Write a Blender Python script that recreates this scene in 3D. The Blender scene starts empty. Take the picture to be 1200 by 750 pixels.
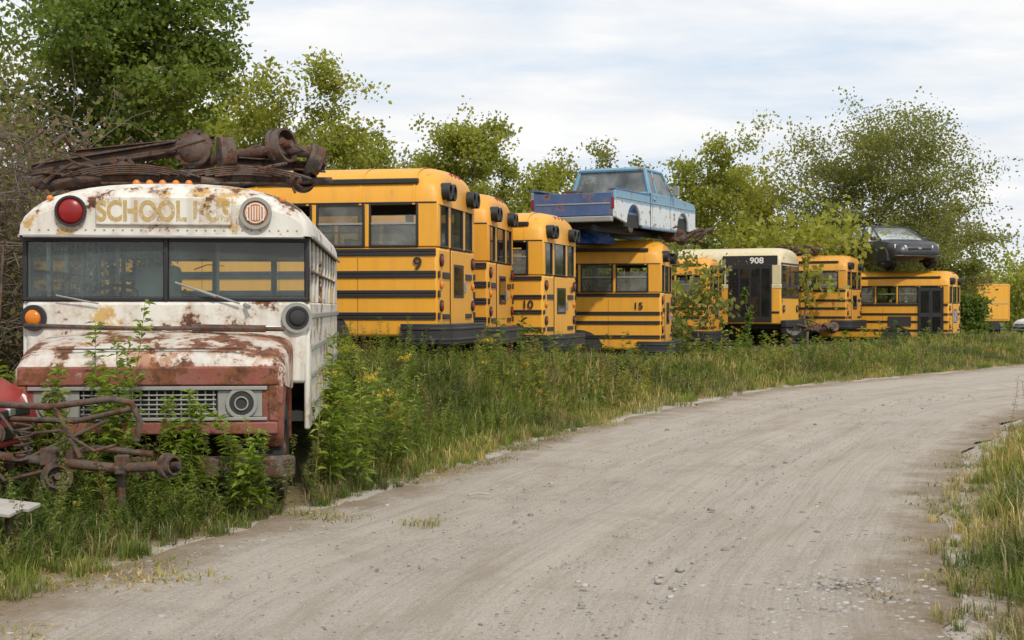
import bpy, math, random
import numpy as np
from mathutils import Vector, Matrix
R=np.random.default_rng(7); random.seed(7)
scn=bpy.context.scene
scn.view_settings.view_transform='Standard'; scn.view_settings.look='None'; scn.view_settings.exposure=0
rad=math.radians
# ---------------------------------------------------------------- materials
def newmat(name):
    m=bpy.data.materials.new(name); m.use_nodes=True
    nt=m.node_tree; return m,nt,nt.nodes['Principled BSDF']
def N(nt,t,**k):
    n=nt.nodes.new(t)
    for a,b in k.items():
        if a in n.inputs: n.inputs[a].default_value=b
        else: setattr(n,a,b)
    return n
def ramp(nt,src,p0,p1,c0=(0,0,0,1),c1=(1,1,1,1)):
    r=nt.nodes.new('ShaderNodeValToRGB'); e=r.color_ramp.elements
    e[0].position=p0;e[1].position=p1;e[0].color=c0;e[1].color=c1
    nt.links.new(src,r.inputs[0]); return r.outputs[0]
def mixc(nt,f,a,b,mode='MIX'):
    m=nt.nodes.new('ShaderNodeMix'); m.data_type='RGBA'; m.blend_type=mode
    for s,v in ((0,f),(6,a),(7,b)):
        if hasattr(v,'links') or hasattr(v,'is_linked'): nt.links.new(v,m.inputs[s])
        else:
            m.inputs[s].default_value = v if s==0 else (tuple(v)+(1,) if len(v)==3 else v)
    return m.outputs[2]
def noise(nt,scale,detail=6,vec=None,rough=.6,mapscale=None,loc=(0,0,0),coord='Object'):
    if vec is None:
        tc=nt.nodes.new('ShaderNodeTexCoord'); vec=tc.outputs[coord]
    if mapscale or loc!=(0,0,0):
        mp=nt.nodes.new('ShaderNodeMapping'); mp.inputs['Scale'].default_value=mapscale or (1,1,1); mp.inputs['Location'].default_value=loc
        nt.links.new(vec,mp.inputs[0]); vec=mp.outputs[0]
    n=nt.nodes.new('ShaderNodeTexNoise'); n.inputs['Scale'].default_value=scale; n.inputs['Detail'].default_value=detail; n.inputs['Roughness'].default_value=rough
    nt.links.new(vec,n.inputs['Vector']); return n.outputs[0]
def op(nt,o,a,b=None,c=None):
    mm=N(nt,'ShaderNodeMath',operation=o)
    for i,v in enumerate((a,b,c)):
        if v is None: continue
        if hasattr(v,'is_linked'): nt.links.new(v,mm.inputs[i])
        else: mm.inputs[i].default_value=v
    return mm.outputs[0]
def mul(nt,src,k): return op(nt,'MULTIPLY',src,k)
def paint(name,base,rust=.0,dirt=.35,rough=.45,base2=None,rscale=3.,b2at=(.5,.56),dcol=(.16,.12,.07),fade=.12,seed=0,metal=0,rc0=(.045,.022,.015),rc1=(.20,.08,.035),halo=.45,low=None):
    m,nt,b=newmat(name); o=(seed*3.1,seed*1.7,seed)
    c=base
    f=ramp(nt,noise(nt,1.3,5,loc=o),.35,.7)
    c=mixc(nt,f,base,tuple(min(1,x*(1-fade)+fade*.55) for x in base))
    if base2: c=mixc(nt,ramp(nt,noise(nt,rscale*.8,9,loc=(o[0]+5,2,o[2]),rough=.7),*b2at),c,base2)
    c=mixc(nt,mul(nt,ramp(nt,noise(nt,1.6,8,mapscale=(5,5,.45),loc=o),.45,.85),dirt),c,dcol)
    if low:
        tc=N(nt,'ShaderNodeTexCoord'); sx=N(nt,'ShaderNodeSeparateXYZ'); nt.links.new(tc.outputs['Object'],sx.inputs[0])
        q=op(nt,'MULTIPLY_ADD',noise(nt,2.5,8,loc=o),1.1,sx.outputs[2])
        c=mixc(nt,mul(nt,ramp(nt,mul(nt,q,.25),low*.25,(low+.6)*.25,(1,1,1,1),(0,0,0,1)),.4),c,(.26,.17,.08))
    rr=None
    if rust>0:
        t=.72-.3*rust
        rn=noise(nt,rscale,10,loc=(o[0]+9,4,o[2]+3),rough=.72)
        rr=ramp(nt,rn,t,t+.035)
        rc=mixc(nt,ramp(nt,noise(nt,14,8),.3,.7),rc0,rc1)
        c=mixc(nt,mul(nt,ramp(nt,rn,t-.07,t+.02),halo),c,(.36,.19,.09))
        c=mixc(nt,rr,c,rc)
    nt.links.new(c,b.inputs['Base Color'])
    b.inputs['Metallic'].default_value=metal
    rg=N(nt,'ShaderNodeMapRange'); nt.links.new(rr if rr else f,rg.inputs[0]); rg.inputs[3].default_value=rough; rg.inputs[4].default_value=.9 if rr else rough+.15
    nt.links.new(rg.outputs[0],b.inputs['Roughness'])
    bp=N(nt,'ShaderNodeBump'); bp.inputs['Strength'].default_value=.35; bp.inputs['Distance'].default_value=.02
    nt.links.new(noise(nt,4,6),bp.inputs['Height']); nt.links.new(bp.outputs[0],b.inputs['Normal'])
    return m
def plain(name,c,rough=.6,metal=0,var=.3):
    m,nt,b=newmat(name)
    nt.links.new(mixc(nt,noise(nt,9,7),tuple(x*(1-var) for x in c),tuple(min(1,x*(1+var)) for x in c)),b.inputs['Base Color'])
    b.inputs['Roughness'].default_value=rough; b.inputs['Metallic'].default_value=metal
    return m
def glassmat(name,tint,dust=.12,dcol=(.35,.36,.33)):
    m,nt,b=newmat(name); nt.nodes.remove(b); out=nt.nodes['Material Output']
    tr=N(nt,'ShaderNodeBsdfTransparent'); tr.inputs[0].default_value=tint+(1,)
    gl=N(nt,'ShaderNodeBsdfGlossy'); gl.inputs['Roughness'].default_value=.06; gl.inputs[0].default_value=(.9,.9,.9,1)
    fr=N(nt,'ShaderNodeFresnel'); fr.inputs[0].default_value=1.6
    ms=N(nt,'ShaderNodeMixShader'); nt.links.new(fr.outputs[0],ms.inputs[0]); nt.links.new(tr.outputs[0],ms.inputs[1]); nt.links.new(gl.outputs[0],ms.inputs[2])
    df=N(nt,'ShaderNodeBsdfDiffuse'); df.inputs[0].default_value=dcol+(1,)
    m2=N(nt,'ShaderNodeMixShader'); r=ramp(nt,noise(nt,2.2,8),.35,.8,(dust*.4,)*3+(1,),(min(1,dust*2.2),)*3+(1,))
    nt.links.new(r,m2.inputs[0]); nt.links.new(ms.outputs[0],m2.inputs[1]); nt.links.new(df.outputs[0],m2.inputs[2])
    nt.links.new(m2.outputs[0],out.inputs[0]); return m
def leafmat(name,transl=.35):
    m,nt,b=newmat(name); out=nt.nodes['Material Output']
    a=N(nt,'ShaderNodeAttribute',attribute_name='col')
    nt.links.new(a.outputs['Color'],b.inputs['Base Color']); b.inputs['Roughness'].default_value=.55
    b.inputs['Specular IOR Level'].default_value=.25
    t=N(nt,'ShaderNodeBsdfTranslucent'); nt.links.new(mixc(nt,1.,a.outputs['Color'],(1.7,1.7,.9,1),'MULTIPLY'),t.inputs[0])
    ms=N(nt,'ShaderNodeMixShader'); ms.inputs[0].default_value=transl
    nt.links.new(b.outputs[0],ms.inputs[1]); nt.links.new(t.outputs[0],ms.inputs[2]); nt.links.new(ms.outputs[0],out.inputs[0]); return m
M={}
for i in range(4):
    M['yel%d'%i]=paint('bus_yellow_%d'%i,[(.74,.345,.022),(.70,.31,.02),(.76,.37,.03),(.66,.31,.03)][i],rust=[.14,.2,.1,.3][i],dirt=.22+.06*i,seed=i,fade=.035,rscale=4,low=.75,halo=.3)
M['cream']=paint('cream_paint',(.62,.54,.33),rust=.1,dirt=.3)
M['white']=paint('old_white_paint',(.68,.665,.61),rust=.54,dirt=.65,rough=.6,base2=(.54,.36,.12),b2at=(.56,.60),rscale=2.6,dcol=(.27,.20,.13),fade=.02)
M['hood']=paint('rusty_hood_paint',(.56,.54,.49),rust=.74,dirt=.55,rough=.65,base2=(.40,.20,.12),b2at=(.52,.59),rscale=3.4,fade=.02,rc1=(.26,.10,.045),dcol=(.26,.18,.12))
M['hoodred']=paint('rusty_red_paint',(.20,.030,.018),rust=.74,dirt=.4,rough=.65,base2=(.42,.38,.34),b2at=(.60,.64),rscale=4,halo=.2,rc1=(.25,.09,.035))
M['rust']=paint('rusty_steel',(.055,.032,.024),rust=.7,dirt=.4,rough=.8,rscale=8,base2=(.035,.028,.025),rc0=(.03,.017,.013),rc1=(.15,.06,.032),halo=.12)
M['black']=plain('black_rubber_paint',(.018,.018,.02),.5)
M['dark']=plain('dark_interior',(.035,.035,.035),.9)
M['seat']=plain('seat_vinyl',(.10,.11,.09),.6)
M['seatbr']=plain('seat_vinyl_pale',(.45,.45,.40),.6)
M['chrome']=plain('worn_chrome',(.40,.40,.39),.4,.7)
M['grey']=plain('worn_grey_metal',(.30,.30,.28),.6,.3)
M['red']=plain('red_lens',(.24,.010,.010),.3); M['amber']=plain('amber_lens',(.62,.19,.015),.25)
M['paleamber']=plain('faded_amber_lens',(.55,.22,.08),.5)
M['whitep']=plain('white_enamel',(.7,.7,.68),.5,var=.08)
M['tyre']=plain('tyre_rubber',(.02,.02,.02),.85)
M['glass']=glassmat('window_glass',(.62,.67,.65),.24,(.40,.41,.38))
M['glassd']=glassmat('dark_window_glass',(.22,.25,.25),.10,(.14,.15,.15))
M['carglass']=glassmat('car_window_glass',(.45,.5,.5),.25,(.45,.48,.48))
M['wsglass']=glassmat('windshield_glass',(.72,.83,.80),.11,(.30,.39,.38))
M['carblk']=paint('dark_car_paint',(.018,.02,.028),dirt=.25,rough=.25)
M['carred']=paint('red_car_paint',(.36,.012,.013),dirt=.2,rough=.3)
M['carwhite']=paint('white_car_paint',(.75,.75,.75),dirt=.1,rough=.3)
M['wood']=plain('weathered_board',(.36,.34,.31),.85)
M['tarp']=plain('blue_tarp_cloth',(.03,.10,.33),.5)
M['leaf']=leafmat('foliage',.42); M['grass']=leafmat('grass_and_weeds',.35)
m,nt,b=newmat('bark'); nt.links.new(mixc(nt,noise(nt,8,8,mapscale=(3,3,.6)),(.06,.045,.035),(.22,.18,.14)),b.inputs['Base Color']); b.inputs['Roughness'].default_value=.9; M['bark']=m
# faded sign lettering: bare where the paint has flaked away
m,nt,b=newmat('faded_yellow_lettering'); out=nt.nodes['Material Output']
tc=N(nt,'ShaderNodeTexCoord'); sx=N(nt,'ShaderNodeSeparateXYZ'); nt.links.new(tc.outputs['Object'],sx.inputs[0])
ma=op(nt,'MULTIPLY_ADD',sx.outputs[0],.05,noise(nt,9,10,rough=.85))
b.inputs['Base Color'].default_value=(.58,.41,.15,1); b.inputs['Roughness'].default_value=.65
tr=N(nt,'ShaderNodeBsdfTransparent'); ms=N(nt,'ShaderNodeMixShader'); nt.links.new(ramp(nt,ma,.43,.58,(.15,.15,.15,1),(1,1,1,1)),ms.inputs[0]); nt.links.new(b.outputs[0],ms.inputs[1]); nt.links.new(tr.outputs[0],ms.inputs[2]); nt.links.new(ms.outputs[0],out.inputs[0]); M['letter']=m
# pickup two-tone
m,nt,b=newmat('pickup_two_tone_paint'); tc=N(nt,'ShaderNodeTexCoord'); sx=N(nt,'ShaderNodeSeparateXYZ'); nt.links.new(tc.outputs['Object'],sx.inputs[0])
ad=op(nt,'MULTIPLY_ADD',noise(nt,4,8,rough=.7),.14,sx.outputs[2])
r=nt.nodes.new('ShaderNodeValToRGB'); e=r.color_ramp.elements
e[0].position=.28;e[0].color=(.16,.28,.40,1);e[1].position=.31;e[1].color=(.60,.64,.66,1)
for p,c in ((.72,(.60,.64,.66,1)),(.76,(.17,.34,.46,1)),(1.,(.14,.30,.43,1))):
    q=e.new(p); q.color=c
nt.links.new(ad,r.inputs[0])
rs=ramp(nt,noise(nt,5,9,rough=.7),.57,.61)
nt.links.new(mixc(nt,rs,r.outputs[0],(.25,.13,.08)),b.inputs['Base Color']); b.inputs['Roughness'].default_value=.4; M['pickup']=m
M['pickblue']=paint('pickup_dark_blue',(.03,.08,.22),rust=.4,dirt=.35)
# ---------------------------------------------------------------- mesh tools
def link(o,parent=None):
    scn.collection.objects.link(o)
    if parent: o.parent=parent
    return o
class Obj:
    def __init__(s,name,loc=(0,0,0),rz=0,rot=None,scale=1):
        s.e=bpy.data.objects.new(name,None); s.e.location=loc; s.e.rotation_euler=rot if rot else (0,0,rz); s.e.scale=(scale,)*3
        s.e.empty_display_size=.2; link(s.e); s.parts={}
    def part(s,name,mat,bevel=0,smooth=40):
        if name not in s.parts: s.parts[name]=Part(name,mat,bevel,smooth)
        return s.parts[name]
    def done(s):
        for p in s.parts.values():
            if not p.v: continue
            me=bpy.data.meshes.new(p.name); me.from_pydata(p.v,[],p.f); me.materials.append(M[p.mat])
            me.validate(); me.polygons.foreach_set('use_smooth',[True]*len(me.polygons)); me.set_sharp_from_angle(angle=rad(p.smooth))
            o=link(bpy.data.objects.new(p.name,me),s.e)
            if p.bevel:
                b=o.modifiers.new('bevel','BEVEL'); b.width=p.bevel; b.segments=2; b.limit_method='ANGLE'; b.angle_limit=rad(40)
        return s.e
    def text(s,name,body,size,loc,rot,mat,sx=1,off=0,ext=.004):
        c=bpy.data.curves.new(name,'FONT'); c.body=body; c.size=size; c.extrude=ext; c.offset=off; c.align_x='CENTER'; c.materials.append(M[mat])
        o=link(bpy.data.objects.new(name,c),s.e); o.location=loc; o.rotation_euler=rot; o.scale=(sx,1,1)
class Part:
    def __init__(s,name,mat,bevel,smooth): s.name=name;s.mat=mat;s.bevel=bevel;s.smooth=smooth;s.v=[];s.f=[]
    def add(s,v,f):
        k=len(s.v); s.v+=[tuple(p) for p in v]; s.f+=[tuple(i+k for i in q) for q in f]; return s
    def box(s,a,b):
        (x0,y0,z0),(x1,y1,z1)=a,b
        return s.add([(x0,y0,z0),(x1,y0,z0),(x1,y1,z0),(x0,y1,z0),(x0,y0,z1),(x1,y0,z1),(x1,y1,z1),(x0,y1,z1)],
          [(0,3,2,1),(4,5,6,7),(0,1,5,4),(1,2,6,5),(2,3,7,6),(3,0,4,7)])
    def tube(s,pts,r,n=10,cap=True):
        pts=[Vector(p) for p in pts]; rs=r if isinstance(r,(list,tuple)) else [r]*len(pts)
        V=[];F=[]; up=None
        for i,p in enumerate(pts):
            d=(pts[min(i+1,len(pts)-1)]-pts[max(i-1,0)]).normalized()
            if up is None: up=d.orthogonal().normalized()
            up=(up-d*up.dot(d)).normalized(); w=d.cross(up)
            for k in range(n):
                a=2*math.pi*k/n; V.append(p+(up*math.cos(a)+w*math.sin(a))*rs[i])
        for i in range(len(pts)-1):
            for k in range(n): F.append((i*n+k,i*n+(k+1)%n,(i+1)*n+(k+1)%n,(i+1)*n+k))
        if cap: F.append(tuple(range(n-1,-1,-1))); F.append(tuple((len(pts)-1)*n+k for k in range(n)))
        return s.add(V,F)
    def ring(s,c,ax,r0,r1,th,n=24):
        c=Vector(c); ax=Vector(ax).normalized(); u=ax.orthogonal().normalized(); w=ax.cross(u); V=[];F=[]
        for k in range(n):
            a=2*math.pi*k/n; d=u*math.cos(a)+w*math.sin(a)
            V+=[c+d*r0,c+d*r1,c+d*r1+ax*th,c+d*r0+ax*th]
        for k in range(n):
            j=(k+1)%n
            for q in range(4): F.append((k*4+q,j*4+q,j*4+(q+1)%4,k*4+(q+1)%4))
        return s.add(V,F)
    def dome(s,c,ax,r,h,n=16,m=4):
        c=Vector(c); ax=Vector(ax).normalized(); u=ax.orthogonal().normalized(); w=ax.cross(u); V=[];F=[]
        for j in range(m):
            t=j/m*math.pi/2
            for k in range(n):
                a=2*math.pi*k/n; V.append(c+(u*math.cos(a)+w*math.sin(a))*r*math.cos(t)+ax*h*math.sin(t))
        V.append(c+ax*h)
        for j in range(m-1):
            for k in range(n): F.append((j*n+k,j*n+(k+1)%n,(j+1)*n+(k+1)%n,(j+1)*n+k))
        for k in range(n): F.append(((m-1)*n+k,(m-1)*n+(k+1)%n,m*n))
        return s.add(V,F)
    def prism(s,poly,ax,a,b):
        def P(p,t): return {'x':(t,p[0],p[1]),'y':(p[0],t,p[1]),'z':(p[0],p[1],t)}[ax]
        n=len(poly); V=[P(p,a) for p in poly]+[P(p,b) for p in poly]
        return s.add(V,[tuple(range(n)),tuple(range(2*n-1,n-1,-1))]+[(i,i+n,(i+1)%n+n,(i+1)%n) for i in range(n)])
    def loft(s,secs,closed=True,cap=True):
        n=len(secs[0]); V=[p for q in secs for p in q]; F=[]
        for i in range(len(secs)-1):
            for k in range(n if closed else n-1):
                F.append((i*n+k,i*n+(k+1)%n,(i+1)*n+(k+1)%n,(i+1)*n+k))
        if cap: F.append(tuple(range(n))); F.append(tuple((len(secs)-1)*n+k for k in range(n)))
        return s.add(V,F)
def wheel(o,pre,c,ax,r=.48,w=.28,rim='grey'):
    c=Vector(c); ax=Vector(ax).normalized()
    t=o.part('tyres','tyre',.02); t.ring(c-ax*w/2,ax,r*.58,r,w,28)
    p=o.part('wheel_rims',rim); p.ring(c-ax*w*.42,ax,r*.5,r*.6,w*.84,24); p.ring(c+ax*w*.12,ax,.03,r*.52,.03,20); p.dome(c+ax*w*.14,ax,r*.22,.09)
# ---------------------------------------------------------------- terrain functions
Lp=np.array([(-3.4,-2),(-3.3,1.5),(-3.0,5),(-2.6,8.),(-1.95,10.),(-1.25,12.),(-.4,14.8),(.8,18.4),(2.6,22.5),(5.,27.5),(9.5,33.3),(15,40),(25,48),(45,60),(90,80),(200,120)],float)
Rp=np.array([(1.2,-2),(1.5,1.5),(1.9,5),(2.35,7.6),(2.85,9.4),(3.5,11.3),(4.5,14.3),(6.1,18.),(8.,21.8),(11,25.6),(15.5,30),(21,35),(30,42),(49,53),(93,72),(203,112)],float)
def crom(P,n=24):
    out=[]
    for i in range(len(P)-1):
        p0=P[max(i-1,0)];p1=P[i];p2=P[i+1];p3=P[min(i+2,len(P)-1)]
        t=np.linspace(0,1,n,endpoint=False)[:,None]
        out.append(.5*((2*p1)+(-p0+p2)*t+(2*p0-5*p1+4*p2-p3)*t*t+(-p0+3*p1-3*p2+p3)*t**3))
    return np.vstack(out+[P[-1:]])
LS=crom(Lp);RS=crom(Rp)
CS=(LS+RS)/2; HW=np.linalg.norm(LS-RS,axis=1)/2
TG=np.gradient(CS,axis=0); TG/=np.linalg.norm(TG,axis=1)[:,None]
def vn(x,y,seed=0):
    xi=np.floor(x).astype(np.int64);yi=np.floor(y).astype(np.int64);fx=x-xi;fy=y-yi
    def h(a,b):
        v=(a*374761393+b*668265263+seed*982451653)&0xffffffff; v=((v^(v>>13))*1274126177)&0xffffffff; return ((v^(v>>16))&0xffff)/65535.
    fx=fx*fx*(3-2*fx);fy=fy*fy*(3-2*fy)
    return (h(xi,yi)*(1-fx)+h(xi+1,yi)*fx)*(1-fy)+(h(xi,yi+1)*(1-fx)+h(xi+1,yi+1)*fx)*fy
def fbm(x,y,o=4,seed=0): return sum(vn(x*2**i,y*2**i,seed+i)*.5**(i+1) for i in range(o))
def road_sd(x,y):
    x=np.asarray(x,float);y=np.asarray(y,float)
    X=x.ravel();Y=y.ravel();D=np.empty(X.shape);S=np.empty(X.shape)
    for a in range(0,len(X),20000):
        dx=X[a:a+20000,None]-CS[None,:,0];dy=Y[a:a+20000,None]-CS[None,:,1]
        q=dx*dx+dy*dy; k=q.argmin(1); i=np.arange(len(k))
        cr=TG[k,0]*dy[i,k]-TG[k,1]*dx[i,k]
        D[a:a+20000]=np.sqrt(q[i,k])-HW[k]; S[a:a+20000]=np.sign(cr)
    return D.reshape(x.shape),S.reshape(x.shape)
def sst(a,b,x):
    t=np.clip((x-a)/(b-a),0,1); return t*t*(3-2*t)
def hgt(x,y,D=None,S=None):
    x=np.asarray(x,float);y=np.asarray(y,float)
    if D is None: D,S=road_sd(x,y)
    A=np.interp(y,[0,11.5,13.5,16,20,24,27,32,40,44,47,50,54,70],[0.02,.0,.05,.38,.6,.5,.33,.08,.1,.15,.36,.3,.0,.0])
    h=np.where(S>0,A*sst(.2,2.8,D),.26*sst(.3,2.5,D))+np.where(D>0,.16*(fbm(x*.9,y*.9,3)-.45)*sst(0,1.2,D),0)
    return h-.08*sst(.05,.5,-D)
# ---------------------------------------------------------------- ground
def axis(lo,hi,st,far):
    c=list(np.arange(lo,hi+st/2,st)); s=st;v=hi
    while v<far: s*=1.22; v+=s; c.append(v)
    s=st;v=lo;pre=[]
    while v>-far: s*=1.22; v-=s; pre.append(v)
    return np.array(pre[::-1]+c)
xs=axis(-9,14,.16,900); ys=axis(4,36,.18,900)
GX,GY=np.meshgrid(xs,ys); GD,GS=road_sd(GX,GY); GZ=hgt(GX,GY,GD,GS)
def quadmesh(name,V,F,mat,cols=None,parent=None,smooth=False):
    me=bpy.data.meshes.new(name); nv=len(V);nf=len(F)
    me.vertices.add(nv); me.vertices.foreach_set('co',np.asarray(V,np.float32).ravel())
    me.loops.add(nf*4); me.loops.foreach_set('vertex_index',np.asarray(F,np.int32).ravel())
    me.polygons.add(nf); me.polygons.foreach_set('loop_start',np.arange(0,nf*4,4,dtype=np.int32))
    try: me.polygons.foreach_set('loop_total',np.full(nf,4,dtype=np.int32))
    except Exception: pass
    me.update(calc_edges=True)
    if smooth: me.polygons.foreach_set('use_smooth',np.ones(nf,dtype=bool))
    if cols is not None:
        a=me.attributes.new('col','FLOAT_COLOR','POINT'); c=np.ones((nv,4),np.float32); c[:,:3]=cols; a.data.foreach_set('color',c.ravel())
    me.materials.append(mat)
    return link(bpy.data.objects.new(name,me),parent)
def gridF(ny,nx):
    i=np.arange(ny-1)[:,None]*nx+np.arange(nx-1)[None,:]; i=i.ravel()
    return np.stack([i,i+1,i+nx+1,i+nx],1)
def dirtcolor(nt,vec):
    a=noise(nt,.9,6,vec); c=mixc(nt,ramp(nt,a,.3,.7),(.32,.27,.215),(.41,.36,.30))
    f=noise(nt,38,5,vec,.7); c=mixc(nt,ramp(nt,f,.38,.66),c,(.47,.425,.365))
    g=noise(nt,90,3,vec,.7); c=mixc(nt,ramp(nt,g,.56,.68),c,(.18,.155,.13))
    return c,f,g
m,nt,b=newmat('ground_soil_grass'); tc=N(nt,'ShaderNodeTexCoord'); vec=tc.outputs['Object']
dc,f,g=dirtcolor(nt,vec)
at=N(nt,'ShaderNodeAttribute',attribute_name='rd')
ns=op(nt,'MULTIPLY_ADD',noise(nt,1.6,8,vec,.7),-1.3,at.outputs['Fac'])
r1=ramp(nt,ns,0.0,.28)
straw=mixc(nt,noise(nt,22,6,vec),(.13,.085,.045),(.30,.22,.12))
veg=mixc(nt,noise(nt,5,8,vec),(.045,.05,.018),(.13,.12,.05))
r2=ramp(nt,ns,.3,.9)
nt.links.new(mixc(nt,r1,dc,mixc(nt,r2,straw,veg)),b.inputs['Base Color']); b.inputs['Roughness'].default_value=.95
bp=N(nt,'ShaderNodeBump'); bp.inputs['Strength'].default_value=.6; bp.inputs['Distance'].default_value=.03; nt.links.new(f,bp.inputs['Height']); nt.links.new(bp.outputs[0],b.inputs['Normal'])
o=quadmesh('ground',np.stack([GX,GY,GZ],-1).reshape(-1,3),gridF(len(ys),len(xs)),m,smooth=True)
a=o.data.attributes.new('rd','FLOAT','POINT'); a.data.foreach_set('value',(GD+.62).astype(np.float32).ravel())
# road
m,nt,b=newmat('dirt_road_gravel'); tc=N(nt,'ShaderNodeTexCoord'); vec=tc.outputs['Object']
dc,f,g=dirtcolor(nt,vec)
uv=N(nt,'ShaderNodeUVMap',uv_map='road')
s1=noise(nt,1.,9,uv.outputs[0],.65,mapscale=(5.5,.22,1)); s2=noise(nt,1.,6,uv.outputs[0],.6,mapscale=(22,.5,1))
c=mixc(nt,ramp(nt,s1,.42,.66),dc,(.45,.40,.34))
c=mixc(nt,mul(nt,ramp(nt,s2,.5,.72),.45),c,(.24,.20,.155))
c=mixc(nt,mul(nt,ramp(nt,noise(nt,1,8,uv.outputs[0],.7,mapscale=(2,.35,1),loc=(7,3,0)),.5,.66),.5),c,(.27,.22,.165))
c=mixc(nt,mul(nt,ramp(nt,noise(nt,1.1,9,vec,.72,loc=(4,9,2)),.52,.66),.45),c,(.26,.21,.16))
su=N(nt,'ShaderNodeSeparateXYZ'); nt.links.new(uv.outputs[0],su.inputs[0])
# faint wheel tracks running with the road
uw=op(nt,'MULTIPLY_ADD',noise(nt,1,2,uv.outputs[0],.4,mapscale=(.01,.05,1)),.7,su.outputs[0])
lane=None
for c0 in (1.75,3.45,2.15,3.95):
    d_=op(nt,'ABSOLUTE',op(nt,'SUBTRACT',uw,c0)); lane=d_ if lane is None else op(nt,'MINIMUM',lane,d_)
ln=op(nt,'MULTIPLY_ADD',noise(nt,1,8,uv.outputs[0],.7,mapscale=(9,1.2,1)),.14,lane)
brk=ramp(nt,noise(nt,1,5,uv.outputs[0],.6,mapscale=(.8,.3,1),loc=(1,5,0)),.38,.6)
c=mixc(nt,op(nt,'MULTIPLY',mul(nt,ramp(nt,ln,.06,.26,(1,1,1,1),(0,0,0,1)),.38),brk),c,(.48,.435,.375))
ab2=op(nt,'ABSOLUTE',op(nt,'SUBTRACT',su.outputs[0],2.6))
ed=op(nt,'MULTIPLY_ADD',noise(nt,1.5,9,vec,.75),2.2,ab2)
c=mixc(nt,mul(nt,ramp(nt,mul(nt,ed,.25),.78,.92),.85),c,mixc(nt,noise(nt,25,6,vec),(.14,.095,.055),(.30,.22,.13)))
c=mixc(nt,ramp(nt,g,.58,.66),c,(.18,.155,.13))
nt.links.new(c,b.inputs['Base Color']); b.inputs['Roughness'].default_value=.95
bp=N(nt,'ShaderNodeBump'); bp.inputs['Strength'].default_value=.8; bp.inputs['Distance'].default_value=.03
nt.links.new(op(nt,'ADD',f,s2),bp.inputs['Height']); nt.links.new(bp.outputs[0],b.inputs['Normal'])
arc=np.concatenate([[0],np.cumsum(np.linalg.norm(np.diff(CS,axis=0),axis=1))])
sa=[0.]
while sa[-1]<arc[-1]-1: sa.append(sa[-1]+max(.07,.006*sa[-1]))
sa=np.array(sa); Lx=np.stack([np.interp(sa,arc,LS[:,k]) for k in (0,1)],1); Rx=np.stack([np.interp(sa,arc,RS[:,k]) for k in (0,1)],1)
nx=72; t=np.linspace(-.0,1.,nx); ex=(fbm(sa*1.2,sa*0,4,5)-.47)*.10; ex2=(fbm(sa*1.2,sa*0+9,4,8)-.47)*.10
tt=(t[None,:]*(1+ex2[:,None]-ex[:,None])+ex[:,None])
PX=Lx[:,None,0]*(1-tt)+Rx[:,None,0]*tt; PY=Lx[:,None,1]*(1-tt)+Rx[:,None,1]*tt
wob=(fbm(sa*.12,sa*0+3,2,21)-.45)*.10
z=.006+0*PX; edge=sst(0,.08,t)*sst(0,.08,1-t)
for c0,w_,dp in ((.27,.055,.035),(.60,.055,.035),(.36,.03,.018),(.70,.03,.018),(.5,.035,-.02)):
    z=z-edge[None,:]*dp*np.exp(-((tt-c0-wob[:,None])/w_)**2)
z=z+edge[None,:]*(.03*(fbm(PX*1.6,PY*1.6,4,3)-.45)+.012*(fbm(PX*9,PY*9,2,4)-.4))
o=quadmesh('dirt_road',np.stack([PX,PY,z],-1).reshape(-1,3),gridF(len(sa),nx)[:,::-1],m,smooth=True)
uvl=o.data.uv_layers.new(name='road'); vi=np.empty(len(o.data.loops),np.int32); o.data.loops.foreach_get('vertex_index',vi)
UV=np.stack([(tt*5.2).ravel(),np.repeat(sa,nx)],1)[vi]; uvl.data.foreach_set('uv',UV.astype(np.float32).ravel())
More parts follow.
